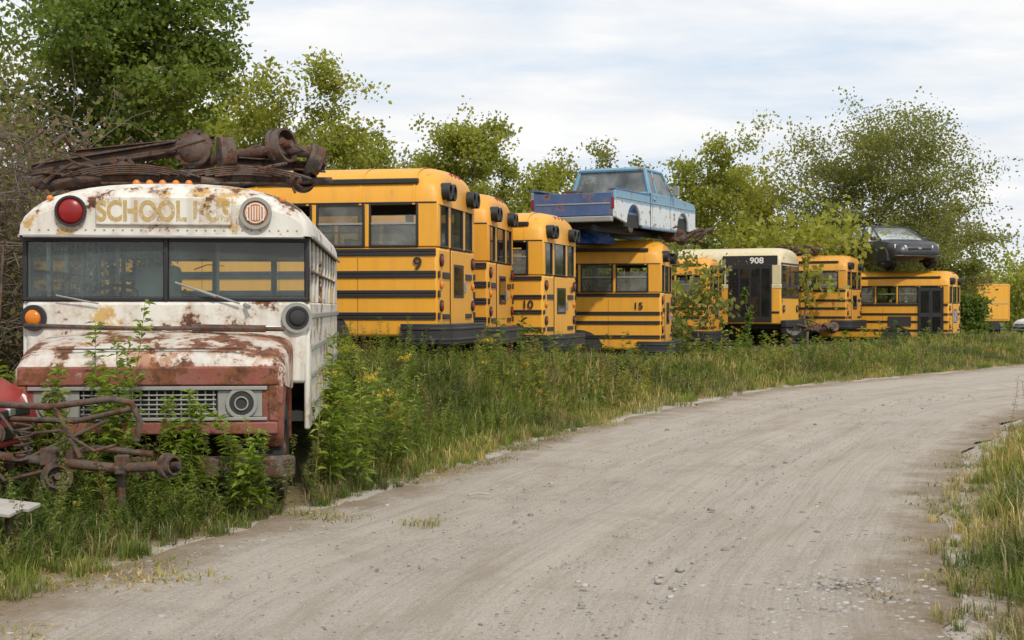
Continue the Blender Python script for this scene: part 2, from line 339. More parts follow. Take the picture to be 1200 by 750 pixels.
def stones(n):
    base=np.array([(-1,-1,-.6),(1,-1,-.6),(1,1,-.6),(-1,1,-.6),(-.7,-.7,.6),(.7,-.7,.6),(.7,.7,.6),(-.7,.7,.6)],float)
    F0=np.array([(0,3,2,1),(4,5,6,7),(0,1,5,4),(1,2,6,5),(2,3,7,6),(3,0,4,7)])
    s=R.uniform(0,1,n)**1.6*22+6.0; k=R.uniform(0,1,n); k=np.where(R.uniform(0,1,n)<.62,R.choice([.0,.04,.45,.97,.93,.88,1.03,.84],n)+R.normal(0,.045,n),k)
    x=np.interp(s+2,arc,LS[:,0])*(1-k)+np.interp(s+2,arc,RS[:,0])*k; y=np.interp(s+2,arc,LS[:,1])*(1-k)+np.interp(s+2,arc,RS[:,1])*k
    sz=R.uniform(.003,.008,n)*(1+2.*(R.uniform(0,1,n)>.985))*(1+.012*s)
    m_=n//25; x[:m_]=R.normal(1.75,.5,m_); y[:m_]=R.normal(7.6,.8,m_); sz[:m_]=R.uniform(.006,.024,m_)
    V=base[None]*R.uniform(.6,1.3,(n,8,3))*sz[:,None,None]*np.array([1,1,.7]); a=R.uniform(0,6.28,n); ca,sa_=np.cos(a)[:,None],np.sin(a)[:,None]
    X=V[...,0]*ca-V[...,1]*sa_; Y=V[...,0]*sa_+V[...,1]*ca
    D,S=road_sd(x,y); zz=np.where(D<0,.0,hgt(x,y,D,S))
    V=np.stack([X+x[:,None],Y+y[:,None],V[...,2]+zz[:,None]+.002],-1).reshape(-1,3)
    F=(F0[None]+8*np.arange(n)[:,None,None]).reshape(-1,4)
    g_=R.uniform(.17,.44,n)[:,None]*np.array([1,.94,.86])
    m,nt,b=newmat('stone'); at=N(nt,'ShaderNodeAttribute',attribute_name='col'); nt.links.new(at.outputs['Color'],b.inputs['Base Color']); b.inputs['Roughness'].default_value=.9
    quadmesh('gravel_stones',V,F,m,np.repeat(g_,8,0),smooth=False)
stones(12000)
# ---------------------------------------------------------------- foliage
def leafquads(C,size,rng,elong=1.6,up=.3,dirs=None):
    n=len(C); d=rng.normal(size=(n,3)) if dirs is None else dirs+rng.normal(size=(n,3))*.4
    d/=np.linalg.norm(d,axis=1)[:,None]; nn=rng.normal(size=(n,3)); nn[:,2]+=up*3; s=np.cross(d,nn); s/=np.linalg.norm(s,axis=1)[:,None]+1e-9
    L=(size*rng.uniform(.6,1.3,n))[:,None]; W=L/elong/2
    V=np.stack([C,C+d*L*.45+s*W,C+d*L,C+d*L*.45-s*W],1).reshape(-1,3)
    return V,np.arange(n*4).reshape(-1,4)
def tube_np(p0,p1,r0,r1,n=5):
    p0=np.array(p0);p1=np.array(p1); d=p1-p0; d/=np.linalg.norm(d)+1e-9; u=np.cross(d,[.3,.9,.1]); u/=np.linalg.norm(u)+1e-9; w=np.cross(d,u)
    a=np.arange(n)*2*np.pi/n; c=np.cos(a)[:,None]*u+np.sin(a)[:,None]*w
    V=np.vstack([p0+c*r0,p1+c*r1]); k=np.arange(n); F=np.stack([k,(k+1)%n,(k+1)%n+n,k+n],1); return V,F
class Cat:
    def __init__(s): s.V=[];s.F=[];s.C=[];s.n=0
    def add(s,V,F,C):
        s.V.append(V);s.F.append(F+s.n);s.C.append(np.broadcast_to(C,(len(V),3)));s.n+=len(V)
    def obj(s,name,mat,parent=None):
        return quadmesh(name,np.vstack(s.V),np.vstack(s.F),mat,np.vstack(s.C),parent)
def tree(name,x,y,h,r,z0=None,fork=.3,nl=12000,ls=.14,cols=((.06,.10,.02),(.15,.19,.04)),limbs=11,seed=1,spread=.33,stems=1,elong=1.5,into=None,crownpow=1.,bare=0):
    rng=np.random.default_rng(seed); z0=float(hgt(x,y)) if z0 is None else z0
    W=Cat();Lf=Cat() if into is None else into[1]
    tips=[]
    for s_ in range(stems):
        off=rng.normal(size=2)*(.25*r if stems>1 else .0)
        P=[np.array([x+off[0]*.3,y+off[1]*.3,z0-.1])]; ns_=7
        for i in range(1,ns_+1):
            f=i/ns_; P.append(np.array([x+off[0]*(.3+f)+rng.normal()*.03*h*.5,y+off[1]*(.3+f)+rng.normal()*.03*h*.5,z0+h*.93*f]))
        r0=h*.018/(1 if stems==1 else 1.5)
        rr=[r0*(1-.88*i/ns_) for i in range(ns_+1)]
        for i in range(ns_): W.add(*tube_np(P[i],P[i+1],rr[i],rr[i+1],7),(.1,.1,.1))
        for k in range(limbs):
            f=fork+(0.95-fork)*(k+rng.uniform(0,1))/limbs; i=min(int(f*ns_),ns_-1); b0=P[i]+(P[i+1]-P[i])*(f*ns_-i)
            a=k*2.4+rng.normal()*.5; g=(f-fork)/(1-fork); reach=r*(.45+.75*math.sin(math.pi*min(1,(.18+g*.82))**crownpow))*rng.uniform(.65,1.12)
            e=b0+np.array([math.cos(a)*reach,math.sin(a)*reach,h*rng.uniform(.05,.2)*(1-.4*g)+.1])
            e[2]=min(e[2],z0+h*1.02)
            mid=(b0+e)/2+np.array([0,0,-.02*h])+rng.normal(size=3)*.08*r
            rl=max(.012,rr[i]*.5)
            W.add(*tube_np(b0,mid,rl,rl*.65),(.1,.1,.1)); W.add(*tube_np(mid,e,rl*.65,rl*.2),(.1,.1,.1))
            for q in range(5):
                t_=rng.uniform(.25,1.); s0=b0+(mid-b0)*min(1,2*t_) if t_<.5 else mid+(e-mid)*(2*t_-1)
                e2=s0+rng.normal(size=3)*np.array([.36,.36,.24])*r*.85+np.array([0,0,.06*h*rng.uniform(0,1)])
                W.add(*tube_np(s0,e2,rl*.35,rl*.1,4),(.1,.1,.1))
                tips.append((s0,e2,rng.uniform(0,1)))
                for q2 in range(2):
                    e3=e2+rng.normal(size=3)*.17*r; W.add(*tube_np((s0+e2)/2,e3,rl*.16,rl*.05,3),(.1,.1,.1)); tips.append(((s0+e2)/2,e3,rng.uniform(0,1)))
        tips.append((P[-2],P[-1]+np.array([0,0,h*.06]),.6))
    per=max(4,nl//len(tips)); c0=np.array(cols[0]);c1=np.array(cols[1])
    for (a,b_,v) in tips:
        if rng.uniform()<bare: continue
        n=int(per*rng.uniform(.35,1.6)); t_=rng.uniform(.15,1.1,n)[:,None]
        C=a+(b_-a)*t_+rng.normal(size=(n,3))*spread*r*.3*np.array([1,1,.7])
        V,F=leafquads(C,ls,rng,elong)
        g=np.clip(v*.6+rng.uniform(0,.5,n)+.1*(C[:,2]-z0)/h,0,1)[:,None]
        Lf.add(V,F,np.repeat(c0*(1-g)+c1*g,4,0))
    if into is not None: into[0].add(np.vstack(W.V),np.vstack(W.F),(.1,.1,.1)); return
    o=W.obj(name,M['bark']); lo=Lf.obj('leaves',M['leaf'],o); return o
YG=((.12,.16,.024),(.33,.33,.06)); GR=((.05,.09,.02),(.165,.22,.042)); OL=((.10,.125,.032),(.25,.25,.075)); YW=((.18,.19,.03),(.40,.35,.065))
tree('maple_tree',-7.1,26,7.8,2.0,fork=.40,nl=40000,ls=.115,cols=GR,limbs=17,seed=3)
tree('shrub_tree',-9.8,27,5.6,2.3,fork=.15,nl=20000,ls=.125,cols=OL,limbs=12,seed=4,stems=2)
tree('ash_tree',-5.5,34,7.0,1.9,fork=.3,nl=30000,ls=.115,cols=YG,limbs=14,seed=5)
tree('ash_tree',-7.6,36,6.4,2.1,fork=.25,nl=20000,ls=.14,cols=YG,limbs=12,seed=6)
tree('ash_tree',-3.6,37,5.9,1.9,fork=.2,nl=20000,ls=.12,cols=YG,limbs=12,seed=7)
tree('ash_tree',-2.4,40,5.8,1.9,fork=.15,nl=18000,ls=.13,cols=OL,limbs=12,seed=17)
tree('boxelder_tree',-1.1,38,6.9,1.6,fork=.25,nl=22000,ls=.11,cols=YG,limbs=14,seed=8)
tree('boxelder_tree',.9,40,5.4,1.7,fork=.15,nl=16000,ls=.13,cols=YG,limbs=12,seed=9)
tree('boxelder_tree',2.9,41,6.3,1.2,fork=.3,nl=6500,ls=.115,cols=OL,limbs=10,seed=10,bare=.3)
tree('boxelder_tree',8.0,58,7.9,2.3,fork=.2,nl=24000,ls=.15,cols=YG,limbs=14,seed=11)
tree('boxelder_tree',11.0,64,7.0,2.2,fork=.15,nl=18000,ls=.16,cols=YW,limbs=13,seed=12)
tree('elm_tree',14.4,63,9.7,3.5,fork=.22,nl=52000,ls=.14,cols=OL,limbs=20,seed=13,bare=.1,stems=2,spread=.32)
tree('boxelder_tree',20.6,70,6.3,2.1,fork=.2,nl=14000,ls=.17,cols=OL,limbs=12,seed=14,stems=2)
tree('ash_tree',5.6,54,5.6,1.7,fork=.2,nl=13000,ls=.15,cols=OL,limbs=10,seed=15)
BW,BL=Cat(),Cat()
rng=np.random.default_rng(55)
for i in range(46):
    a=i/45.; x=-48+a*135+rng.normal()*1.2; y=(64 if x<12 else 86+(x-12)*.42)+rng.normal()*5
    hh=rng.uniform(4.6,6.2) if x<12 else rng.uniform(4.0,5.6)
    if x<0: hh*=1.15
    tree('t',x,y,hh,3.1,z0=-.2,fork=.08,nl=4200,ls=.28,cols=[YG,GR,OL,YG][i%4],limbs=10,seed=100+i,into=(BW,BL),spread=.5)
o=BW.obj('background_trees',M['bark']); BL.obj('foliage',M['leaf'],o)
BW,BL=Cat(),Cat()
for i,(x,y,hh,r) in enumerate([(-13,24,3.4,2),(-11,22,3,2),(-8.6,25.5,3.6,2.2),(-5,31,3.8,2),(-2,35,4.0,2),(1,37,3.8,2),(4,41,3.6,1.6),(5.0,50,3.6,2),(9.2,55,4.,1.6),(13.5,60,3.6,1.6),(-16,30,4.5,3),(-12,33,5,3),(3,48,4.4,2.2),(20.2,64,2.2,1.0),(30,74,3.2,2.2)]):
    tree('t',x,y,hh,r,fork=.03,nl=5600,ls=.17,cols=[OL,GR,YG][i%3],limbs=10,seed=200+i,into=(BW,BL),spread=.5)
o=BW.obj('undergrowth',M['bark']); BL.obj('foliage',M['leaf'],o)
tree('shrub',7.05,42.8,2.0,.14,fork=.05,nl=1500,ls=.085,cols=GR,limbs=8,seed=31)
tree('shrub',10.15,49.0,3.4,.16,fork=.05,nl=1300,ls=.09,cols=YW,limbs=8,seed=33)
def thicket(name,c,rx,n,seed,col=((.10,.07,.055),(.24,.17,.13)),leaf=2500):
    rng=np.random.default_rng(seed);W=Cat();Lf=Cat()
    for i in range(n):
        p=np.array(c)+rng.normal(size=3)*np.array(rx)*np.array([.5,.5,.35]); p[2]=max(p[2],.1); d=rng.normal(size=3); d[2]=abs(d[2])*.7; d/=np.linalg.norm(d)
        L=rng.uniform(.4,1.1); r0=rng.uniform(.003,.011)
        for k in range(4):
            q=p+d*L/4; W.add(*tube_np(p,q,r0,r0*.8,3),(.1,.1,.1)); p=q; r0*=.8; d+=rng.normal(size=3)*.35; d[2]-=.22; d/=np.linalg.norm(d)
    for i in range(9):
        p=np.array([c[0]+rng.normal()*rx[0]*.3,c[1]+rng.normal()*.4,0]); q=np.array(c)+rng.normal(size=3)*.5; W.add(*tube_np(p,q,.035,.015,5),(.1,.1,.1))
    C=np.array(c)+rng.normal(size=(leaf,3))*np.array(rx)*np.array([.5,.5,.36]); V,F=leafquads(C,.07,rng); g=rng.uniform(0,1,(leaf,1)); Lf.add(V,F,np.repeat(np.array(col[0])*(1-g)+np.array(col[1])*g,4,0))
    o=W.obj(name,M['bark']); Lf.obj('dead_leaves',M['leaf'],o)
thicket('dead_vine_thicket',(-5.6,15.6,2.2),(1.3,1.4,2.1),900,71,leaf=9000)
thicket('dead_vine_thicket',(-5.0,14.2,1.2),(1.3,1.2,1.8),450,72,((.05,.05,.02),(.14,.12,.05)),leaf=6000)
# ---------------------------------------------------------------- weeds & grass
def weed(rng,h,nl,ll,flower=0,base=(.09,.14,.03),wd=7):
    C=Cat(); d=np.array([rng.normal()*.12,rng.normal()*.12,1.]); p=np.zeros(3); pts=[p]
    for i in range(5): p=p+d*h/5; d+=np.append(rng.normal(size=2)*.06,0); pts.append(p)
    for i in range(5): C.add(*tube_np(pts[i],pts[i+1],.005*(1-i*.13),.005*(1-(i+1)*.13),3),np.array(base)*.9+np.array([.03,0,0]))
    t=rng.uniform(.08,1,nl)**.8; P=np.array(pts); idx=np.minimum((t*5).astype(int),4); c=P[idx]+(P[idx+1]-P[idx])*(t*5-idx)[:,None]
    a=rng.uniform(0,6.28,nl); D=np.stack([np.cos(a),np.sin(a),rng.uniform(-.1,.9,nl)],1)
    L=ll*(1.15-.6*t); n=nl; D/=np.linalg.norm(D,axis=1)[:,None]; s=np.stack([-np.sin(a),np.cos(a),rng.normal(size=n)*.3],1)
    Lc=L[:,None]; W=Lc/wd
    m1=c+D*Lc*.5+s*W; m2=c+D*Lc*.5-s*W; tip=c+D*Lc+np.array([0,0,-.25])*Lc
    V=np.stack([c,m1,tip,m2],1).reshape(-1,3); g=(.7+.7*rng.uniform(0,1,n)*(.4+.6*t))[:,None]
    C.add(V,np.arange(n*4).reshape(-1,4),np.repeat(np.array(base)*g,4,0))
    if flower:
        k=flower; br=6
        for q in range(br):
            a=q*1.05+rng.normal()*.3; e=pts[-1]+np.array([math.cos(a)*.09,math.sin(a)*.09,rng.uniform(-.02,.1)])*h*1.1; tt_=rng.uniform(.1,1,k//br)[:,None]
            c=pts[-1]-np.array([0,0,.05])+(e-pts[-1])*tt_+rng.normal(size=(k//br,3))*.012
            V,F=leafquads(c,.020,rng,1.2); C.add(V,F,np.repeat(np.array([.52,.40,.06])*rng.uniform(.45,1.1,(k//br,1)),4,0))
    return np.vstack(C.V),np.vstack(C.F),np.vstack(C.C)
def tuft(rng,h,n,c0,c1,w=.006,sp=.10,bmax=.85):
    a=rng.uniform(0,6.28,n); rr=rng.uniform(0,1,n)**.5*sp; b=np.stack([np.cos(a)*rr,np.sin(a)*rr,np.zeros(n)-.02],1)
    a2=a+rng.normal(size=n)*.9; o=np.stack([np.cos(a2),np.sin(a2),np.zeros(n)],1); H=(h*rng.uniform(.4,1.15,n))[:,None]; bend=rng.uniform(.1,bmax,n)[:,None]
    s=np.stack([-np.sin(a2),np.cos(a2),np.zeros(n)],1)*w
    m=b+o*H*bend*.28+np.array([0,0,.6])*H; t=b+o*H*bend+np.array([0,0,1.])*H*(1-.4*bend)
    V=np.stack([b-s,b+s,m+s*.8,m-s*.8,t+s*.15,t-s*.15],1).reshape(-1,3); k=np.arange(n)[:,None]*6
    F=np.concatenate([k+np.array([0,1,2,3]),k+np.array([3,2,4,5])]); g=rng.uniform(0,1,(n,1)); C=np.array(c0)*(1-g)+np.array(c1)*g
    return V,F,np.repeat(C,6,0)
def scatter(name,protos,P,scale,seed,mat,pick=None,tint=.25):
    rng=np.random.default_rng(seed); n=len(P); pick=rng.integers(0,len(protos),n) if pick is None else pick; out=Cat()
    pf=fbm(P[:,0]*.7,P[:,1]*.7,3,seed+40); pf=(pf-.44)/.15
    patch=np.clip(1+.25*pf[:,None]*np.array([1.,.8,.5])+.15*rng.normal(size=(n,1)),.42,1.7)
    for k,(V,F,C) in enumerate(protos):
        I=np.where(pick==k)[0]
        if not len(I): continue
        a=rng.uniform(0,6.28,len(I)); s=scale[I]; ca,sa_=(np.cos(a)*s)[:,None],(np.sin(a)*s)[:,None]
        X=V[None,:,0]*ca-V[None,:,1]*sa_+P[I,0,None]; Y=V[None,:,0]*sa_+V[None,:,1]*ca+P[I,1,None]; Z=V[None,:,2]*s[:,None]+P[I,2,None]
        FF=(F[None]+(len(V)*np.arange(len(I)))[:,None,None]).reshape(-1,4)
        tn=patch[I][:,None,:]+rng.normal(size=(len(I),1,3))*tint*.12
        out.add(np.stack([X,Y,Z],-1).reshape(-1,3),FF,np.clip(C[None]*tn,0.005,1).reshape(-1,3))
    return out.obj(name,mat)
buses=[('9',-1.06,20.4,.62,11,5.0,0),('4',-.40,24.0,.53,10,8,1),('10',.58,26.3,.35,17,8,2),('15',3.35,31.9,.09,12,8,0),('',6.1,44.0,.12,18,7,1),
 ('908',8.7,46.0,.5,25,8,2),('',11.76,50.0,.4,26,8,3),('',15.97,52.,-.1,27,9,0)]
def inbus(x,y):
    k=np.zeros(x.shape,bool)
    for b in buses:
        t=rad(b[4]); dx=x-b[1];dy=y-b[2]; u=dx*math.cos(t)-dy*math.sin(t); v=dx*math.sin(t)+dy*math.cos(t)
        k|=(u<.25)&(u>-b[5]-1)&(v>-.05)&(v<2.45)
    t=rad(5); dx=x+2.93;dy=y-12.1; u=dx*math.cos(t)+dy*math.sin(t); v=-dx*math.sin(t)+dy*math.cos(t)
    k|=(abs(u)<1.22)&(v>-1.14)&(v<7); return k
def sample(n,x0,x1,y0,y1,f,seed):
    rng=np.random.default_rng(seed); x=rng.uniform(x0,x1,n);y=rng.uniform(y0,y1,n); D,S=road_sd(x,y)
    ok=f(x,y,D,S,rng)&~inbus(x,y)&(np.abs(x)<y*.40+1.2); x=x[ok];y=y[ok];D=D[ok];S=S[ok]
    return np.stack([x,y,hgt(x,y,D,S)],1),D,S
rng=np.random.default_rng(9)
G1=((.065,.105,.02),(.20,.24,.052)); DRY=((.24,.19,.085),(.46,.38,.19))
tufts=[tuft(rng,.3,28,*G1) for _ in range(4)]+[tuft(rng,.3,24,(.14,.14,.045),DRY[1]) for _ in range(2)]
P1,D,S=sample(30000,-9,4,7,21,lambda x,y,D,S,r:(S>0)&(D>-.05+.9*(fbm(x*1.1,y*1.1,3,3)-.44))&(D<5.5)&(r.uniform(0,1,x.shape)<.62),1)
sc=np.clip(.40+.7*D,.3,1.5)*np.random.default_rng(2).uniform(.5,1.3,len(P1))
pk=np.where(np.random.default_rng(3).uniform(0,1,len(P1))<np.where(D<.4,.42,.14),4,0)+np.random.default_rng(4).integers(0,2,len(P1))
scatter('tall_grass',tufts,P1,sc,5,M['grass'],pk)
P2,D,S=sample(32000,-4,26,20,58,lambda x,y,D,S,r:(S>0)&(D>.0+.9*(fbm(x,y,3,3)-.44))&(D<6)&(r.uniform(0,1,x.shape)<.8),11)
scatter('tall_grass',[tuft(rng,.34,16,*G1,w=.011,sp=.2) for _ in range(3)]+[tuft(rng,.34,14,*DRY,w=.011,sp=.2)],P2,np.clip(.4+.45*D,.4,1.4),6,M['grass'],np.minimum(3,np.random.default_rng(4).integers(0,5,len(P2))))
P3,D,S=sample(24000,1.2,22,5.5,34,lambda x,y,D,S,r:(S<0)&(D>-.05+.8*(fbm(x*1.3,y*1.3,3,8)-.42))&(D<5),12)
sc=np.clip(.4+.95*D,.3,2.0)*np.random.default_rng(2).uniform(.5,1.4,len(P3))
pk=np.where(np.random.default_rng(3).uniform(0,1,len(P3))<.62,4,0)+np.random.default_rng(4).integers(0,2,len(P3))
scatter('verge_grass',tufts,P3,sc,7,M['grass'],pk)
cols5=((.13,.185,.03),(.19,.24,.045),(.09,.14,.03),(.22,.25,.055),(.21,.17,.07))
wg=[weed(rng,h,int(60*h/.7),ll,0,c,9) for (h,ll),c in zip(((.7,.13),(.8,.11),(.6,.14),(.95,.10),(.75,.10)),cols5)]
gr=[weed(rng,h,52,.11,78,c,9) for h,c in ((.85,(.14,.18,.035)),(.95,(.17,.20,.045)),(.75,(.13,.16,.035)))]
Pw,D,S=sample(20000,-9,4,8.3,22,lambda x,y,D,S,r:(S>0)&(D>np.where(y<12,.05,.28)+.8*(fbm(x*.8,y*.8,3,31)-.4))&(D<6)&(r.uniform(0,1,x.shape)<.48),13)
rg=np.random.default_rng(8); gold=(fbm(Pw[:,0]*.5,Pw[:,1]*.5,3,77)>.40)&(rg.uniform(0,1,len(Pw))<.27)
pk=np.where(gold,5+rg.integers(0,3,len(Pw)),rg.integers(0,5,len(Pw)))
clump=fbm(Pw[:,0]*.9,Pw[:,1]*.9,2,64)
sc=rg.uniform(.4,1.1,len(Pw))*np.clip(.48+.34*D,.38,1.08)*np.clip(.30+1.55*clump,.5,1.5)
fb=(Pw[:,1]<11.7)&(Pw[:,0]<-1.6); sc=np.where(fb,np.clip(sc*1.4,.5,.95),sc)
fb2=(Pw[:,1]<9.7)&(Pw[:,0]<-1.6); sc=np.where(fb2,np.clip(sc*.75,.3,.62),sc)
sc=np.where(Pw[:,1]>16.5,sc*.74,sc)
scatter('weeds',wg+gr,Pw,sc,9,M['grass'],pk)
rg=np.random.default_rng(21); n=150; gx=rg.normal(-1.05,.45,n); gy=rg.normal(13.3,1.2,n); D,S=road_sd(gx,gy); ok=~inbus(gx,gy)&(gy>11.5)&(D>.35); gx=gx[ok];gy=gy[ok]
P=np.stack([gx,gy,hgt(gx,gy)],1); scatter('goldenrod_stand',wg[:4]+wg[:1]+gr,P,rg.uniform(.75,1.25,len(P))*np.clip(1.15-.35*(gx+1.4),.6,1.2),22,M['grass'])
Pw,D,S=sample(15000,-3,26,20,58,lambda x,y,D,S,r:(S>0)&(D>.4+.9*(fbm(x*.6,y*.6,3,31)-.4))&(D<6)&(r.uniform(0,1,x.shape)<.5),14)
wf=[weed(rng,h,34,.18,0,c,6) for h,c in ((.8,(.10,.15,.03)),(.9,(.19,.23,.045)),(.7,(.19,.175,.06)))]+[weed(rng,.85,30,.16,40,(.15,.18,.035),6)]
big=fbm(Pw[:,0]*.45,Pw[:,1]*.45,2,61)
sc=np.random.default_rng(3).uniform(.4,1.1,len(Pw))*np.clip(.5+.24*D,.4,1.0)*np.clip(.2+1.7*big,.5,1.5)
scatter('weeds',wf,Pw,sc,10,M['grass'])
Pw,D,S=sample(3200,1.5,22,6.5,34,lambda x,y,D,S,r:(S<0)&(D>.35)&(D<5)&(r.uniform(0,1,x.shape)<.5),15)
stalk=[weed(rng,1.3,60,.05,0,(.26,.20,.10),8),weed(rng,1.1,50,.06,0,(.22,.18,.08),8)]
scatter('verge_weeds',wg[1:]+stalk+stalk+stalk,Pw,np.random.default_rng(3).uniform(.4,1.0,len(Pw)),17,M['grass'])
P4,D,S=sample(34000,-5,5,6.0,22,lambda x,y,D,S,r:(D>np.where((y<11)&(S>0),-1.1,-.35))&(D<1.0)&(fbm(x*1.5,y*1.5,3,90)+.25*np.clip(D,-1,0)>np.where(S>0,.41,.46))&(r.uniform(0,1,x.shape)<.6),16)
P4[:,2]=np.maximum(P4[:,2],.0)
scatter('low_grass',[tuft(rng,.08,14,(.12,.15,.03),(.28,.27,.09),w=.004,sp=.12,bmax=1.3),tuft(rng,.06,12,*DRY,w=.004,sp=.14,bmax=1.8),tuft(rng,.05,12,(.20,.14,.07),(.36,.28,.14),w=.004,sp=.16,bmax=2)],P4,np.random.default_rng(3).uniform(.5,1.5,len(P4)),18,M['grass'])
def sapling(name,x,y,h,seed,n=3):
    rng=np.random.default_rng(seed); C=Cat()
    for i in range(n):
        V,F,c=weed(rng,h*rng.uniform(.6,1),105,.16,0,(.20,.27,.045),7); C.add(V+np.array([x+rng.normal()*.10,y+rng.normal()*.10,float(hgt(x,y))]),F,c)
    C.obj(name,M['grass'])
sapling('leafy_sapling',-2.93,10.72,1.70,1,6); sapling('leafy_sapling',-2.38,10.7,1.0,2,4); sapling('leafy_sapling',-3.5,10.8,1.15,3,4); sapling('leafy_sapling',-1.48,12.2,1.4,4,4)
sapling('leafy_sapling',-3.9,11.0,1.25,5,4); sapling('leafy_sapling',-1.95,10.7,.85,6,3)
# ---------------------------------------------------------------- yellow buses
def superarc(y0,y1,zb,h,n,k=14):
    a=(y1-y0)/2; c=(y0+y1)/2; out=[]
    for i in range(k+1):
        t=math.pi*(1-i/k); cx=math.cos(t);sx=math.sin(t)
        out.append((c+a*math.copysign(abs(cx)**(2/n),cx),zb+h*abs(sx)**(2/n)))
    return out
def bus(b,last=False):
    num,cx,cy,bz,th,L,ci=b; W=2.4; transit=(num=='908')
    o=Obj('transit_bus' if transit else 'school_bus',(cx,cy,bz),-rad(th))
    body='yel%d'%ci; roofm='cream' if transit else body; sill=1.85; top=2.49
    p=o.part('body',body,.05); p.box((-L,0,.55),(0,W,sill))
    if transit: o.part('upper_band','cream',.02).box((-L,-.012,1.70),(.012,W+.012,sill+.002))
    r=o.part('roof',roofm,0,60)
    secs=[]
    for x,sz,sy in ((-L,.6,.04),(-L+.1,.85,.02),(-L+.4,1,0),(-.55,1,0),(-.28,.985,.0),(-.12,.93,.01),(-.03,.82,.03),(.012,.66,.06)):
        secs.append([(x,y,z) for y,z in superarc(sy,W-sy,top-.03,(3.06-top+.03)*sz,3.1)])
    r.loft(secs,closed=False,cap=True)
    o.part('ceiling','dark').box((-L+.1,.06,top),(-.1,W-.06,top+.02))
    pil=o.part('window_pillars',body if not transit else 'cream',.015)
    fr=o.part('window_frames','black',.004); gl=o.part('window_glass','glass'); mid=o.part('window_sash','grey')
    pw=.30
    for y0,y1 in ((0,.05),(W-.05,W)): pil.box((-pw,y0,sill),(0,y1,top))
    nwin=int((L-pw-.5)/.8)
    for side,(y0,y1) in enumerate(((0,.05),(W-.05,W))):
        for i in range(nwin):
            x1=-pw-.8*i; x0=x1-.73
            pil.box((x0-.07,y0,sill),(x0,y1,top))
            ya,yb=(y0-.006,y1-.01) if side==0 else (y0+.01,y1+.006)
            f=.028
            fr.box((x0,ya,sill),(x0+f,yb,top)); fr.box((x1-f,ya,sill),(x1,yb,top)); fr.box((x0+f,ya,top-f),(x1-f,yb,top)); fr.box((x0+f,ya,sill),(x1-f,yb,sill+f))
            zm=sill+.34; mid.box((x0+f,(ya+yb)/2-.012,zm-.014),(x1-f,(ya+yb)/2+.012,zm+.014))
            ym=(ya+yb)/2; rr=random.Random(i*7+ci+side)
            if rr.random()<.12: continue
            drop=0 if rr.random()<.7 else .15
            gl.add([(x0+f,ym,sill+f),(x1-f,ym,sill+f),(x1-f,ym,zm),(x0+f,ym,zm)],[(0,1,2,3)])
            gl.add([(x0+f,ym+.006,zm-drop),(x1-f,ym+.006,zm-drop),(x1-f,ym+.006,top-f-drop),(x0+f,ym+.006,top-f-drop)],[(0,1,2,3)])
        pil.box((-L,y0,sill),(-pw-.8*nwin,y1,top))
    st=o.part('seats','seat',.03)
    for i in range(int(L/.75)):
        for y0 in (.12,1.35): st.box((-.7-.75*i,y0,sill),(-.58-.75*i,y0+.9,sill+.13))
    if not transit:
        for y0,y1 in ((.05,.16),(.64,.80),(1.60,1.76),(2.24,2.35)): pil.box((-.05,y0,sill),(-.001,y1,top))
        gd=o.part('rear_glass','glassd')
        for y0,y1 in ((.16,.64),(.80,1.60),(1.76,2.24)):
            fr.box((-.04,y0,sill),(.004,y0+.03,top)); fr.box((-.04,y1-.03,sill),(.004,y1,top)); fr.box((-.04,y0+.03,top-.04),(.004,y1-.03,top)); fr.box((-.04,y0+.03,sill),(.004,y1-.03,sill+.03))
            gd.add([(-.02,y0+.03,sill+.03),(-.02,y1-.03,sill+.03),(-.02,y1-.03,top-.04),(-.02,y0+.03,top-.04)],[(0,1,2,3)])
        d=o.part('emergency_door',body,.012); d.box((.001,.74,.66),(.022,1.66,1.82))
        o.part('door_seal','black',.0).box((.0005,.72,.64),(.012,1.68,1.835))
        dg=o.part('door_lower_window','black',.01); dg.box((.022,.88,1.12),(.03,1.52,1.62)); gd.add([(.033,.92,1.16),(.033,1.48,1.16),(.033,1.48,1.58),(.033,.92,1.58)],[(0,1,2,3)])
        o.part('door_handle','grey',.004).box((.022,1.56,1.2),(.06,1.6,1.36))
        h=o.part('lamp_housings','black',.008); red=o.part('red_lamps','red'); am=o.part('amber_lamps','amber')
        for y0,k in ((.26,red),(.54,am),(1.86,am),(2.14,red)):
            h.ring((-.06,y0,2.66),(1,0,0),.085,.125,.19); h.tube([(-.08,y0,2.66),(.03,y0,2.66)],.1,18); k.dome((.032,y0,2.66),(1,0,0),.084,.03)
        for y0 in (.17,2.23):
            h.ring((.0,y0,1.66),(1,0,0),.07,.095,.03); red.dome((.01,y0,1.66),(1,0,0),.075,.035); h.ring((.0,y0,1.0),(1,0,0),.06,.085,.03); red.dome((.01,y0,1.0),(1,0,0),.065,.035); am.dome((.01,y0,1.30),(1,0,0),.06,.03)
        for y0 in (.95,1.2,1.45): red.dome((-.06,y0,2.94),(.6,0,1),.045,.05,10)
        am.dome((-.2,.22,2.86),(0,-.6,1),.04,.05,10)
        rl=o.part('rub_rails','black',.008)
        tk=.11 if num in('9','4') else .085
        for z0,t in ((1.83-tk,tk),(1.40,tk),(1.12,tk),(.80,tk)):
            if num=='15' and z0==1.40: z0=1.33
            for q in (0,1):
                zz=z0+q*t/2; rl.box((-L+.1,-.026,zz+.004),(-.03,.0,zz+t/2-.004)); rl.box((-L+.1,W,zz+.004),(-.03,W+.026,zz+t/2-.004))
            rl.box((-L+.1,-.010,z0+.004),(-.03,.001,z0+t-.004))
            if z0<1.7:
                rl.box((0,.0,z0+.004),(.02,.085,z0+t-.006)); rl.box((0,2.31,z0+.004),(.02,W,z0+t-.006))
